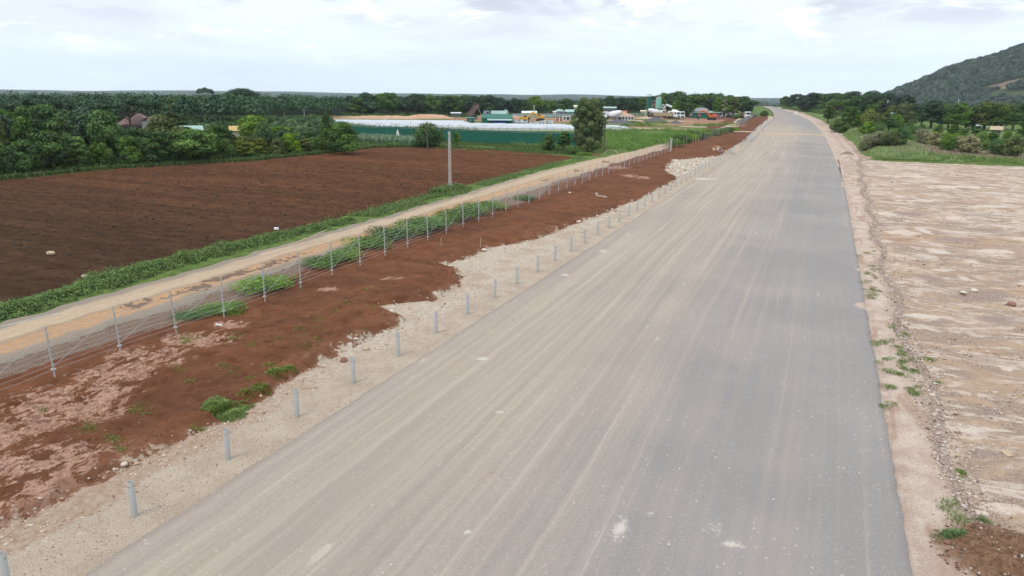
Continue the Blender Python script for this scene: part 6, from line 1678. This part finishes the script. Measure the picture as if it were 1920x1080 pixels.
rock(1118, 366, .30, RKP, 'white rock at the left end of the lying timber', .8, z=.08)

# ---- slabs dumped beside the far red fill
x, y = at(1352, 284)
e = empty('slab_pile', 'row of dumped broken grey concrete slabs on the far red fill', 'slab pile', (x, y, 0), .35)
rg = random.Random(4)
for k in range(26):
    m = MB(); w_, d_, t_ = rg.uniform(.3, .75), rg.uniform(.25, .6), rg.uniform(.06, .12); m.box(-w_/2, w_/2, -d_/2, d_/2, 0, t_, top=(.1*rg.random(), .1*rg.random(), 0, .1*rg.random()))
    o = m.build('slab', [CONC, GRAVR, SAND][rg.randrange(3)], e, (rg.gauss(0, .9), -7+14*k/25+rg.gauss(0, .5), .15+.35*rg.random())); o.rotation_euler = (rg.gauss(0, .45), rg.gauss(0, .45), rg.random()*3)
# ---- small things
def stick(name, a, b, r, mat, label, cat, n=6): m = MB(); m.tube([a, b], r, n); return tag(m.build(name, mat), label, cat)
def g3(px, py, z): x, y = at(px, py, z); return (x, y, z)
m = MB(); m.tube([g3(0, 614, .10), g3(40, 604, .12), g3(80, 594, .12), g3(112, 588, .1)], .05, 8); tag(m.build('pipe', CONC), 'pale pipe lying along the track edge at the foot of the hedge', 'pipe')
m = MB(); m.tube([g3(548, 458, .25), g3(580, 445, .55), g3(612, 431, .8)], .04, 7); tag(m.build('timber_pole', WOOD), 'thin pale timber pole leaning on the weedy hedge', 'pole')
m = MB(); m.tube([g3(1118, 367, .2), g3(1138, 370, .2)], .10, 6); tag(m.build('timber', WOOD), 'short pale timber lying on the red fill', 'timber')
for i, (px_, py_) in enumerate([(827, 466), (901, 465)]):
    x, y = at(px_, py_); stick('survey_stake', (x, y, -.1), (x+.02, y, .75), .022, WOOD, 'thin survey stake in the red fill, %s one' % ['left', 'right'][i], 'stake')
x, y = at(1613, 312); stick('survey_stake', (x, y, -.2), (x, y, 1.0), .06, WOOD, 'short dark stake at the far corner of the stony lot', 'stake')
x, y = at(1662, 277); stick('timber_stake', (x-.5, y, 0), (x+.35, y, 2.3), .08, WOOD, 'pale leaning timber stake in the meadow, left of a pair', 'stake')
stick('timber_stake', (x+.7, y, 0), (x+.45, y, 2.0), .09, WOOD, 'pale upright timber stake in the meadow, right of a pair', 'stake')
m = MB(); x, y = at(519, 438); m.box(x-.18, x+.18, y-.1, y+.1, .3, .46); tag(m.build('polystyrene_block', WHT, bevel=.03), 'small white block on the field side of the hedge', 'block')
m = MB(); x, y = at(411, 618); m.tube([(x-.15, y, .22), (x+.08, y+.04, .22), (x+.16, y+.05, .22)], [.04, .04, .015], 8); tag(m.build('plastic_bottle', WHT), 'white plastic bottle lying on the red fill', 'bottle')
m = MB(); x, y = at(1145, 291)
m.tube([(x+1.2*math.cos(t_), y+.3*math.sin(t_)*1.5, .1+.75*math.sin(t_)) for t_ in np.linspace(0, math.pi, 9)], .06, 6); tag(m.build('bent_pipe', WOOD), 'pale bent hose arching beside the big lone tree', 'hose')
x, y = at(1492, 214.4); m = MB(); m.box(x-.5, x+.5, y-.4, y+.4, 0, 1.5, top=(.2, .2, .1, .1)); tag(m.build('white_marker', WHT), 'white marker block on the right edge of the far road', 'marker')
# fallen white sack by the field
# ================================================================== HAZE
hm = bpy.data.materials.new('haze'); hm.use_nodes = True; hm.node_tree.nodes.clear(); t = NT(hm.node_tree)
pv = t.add('ShaderNodeVolumePrincipled', Density=HAZE_D); pv.inputs['Color'].default_value = (.84, .93, 1.0, 1); pv.inputs['Anisotropy'].default_value = .1
t.add('ShaderNodeOutputMaterial', Volume=pv.outputs[0])
m = MB(); m.box(-5500, 2800, -120, 5500, -75, 215); ho = tag(m.build('haze', hm), kind='stuff')
SC.cycles.volume_bounces = 0
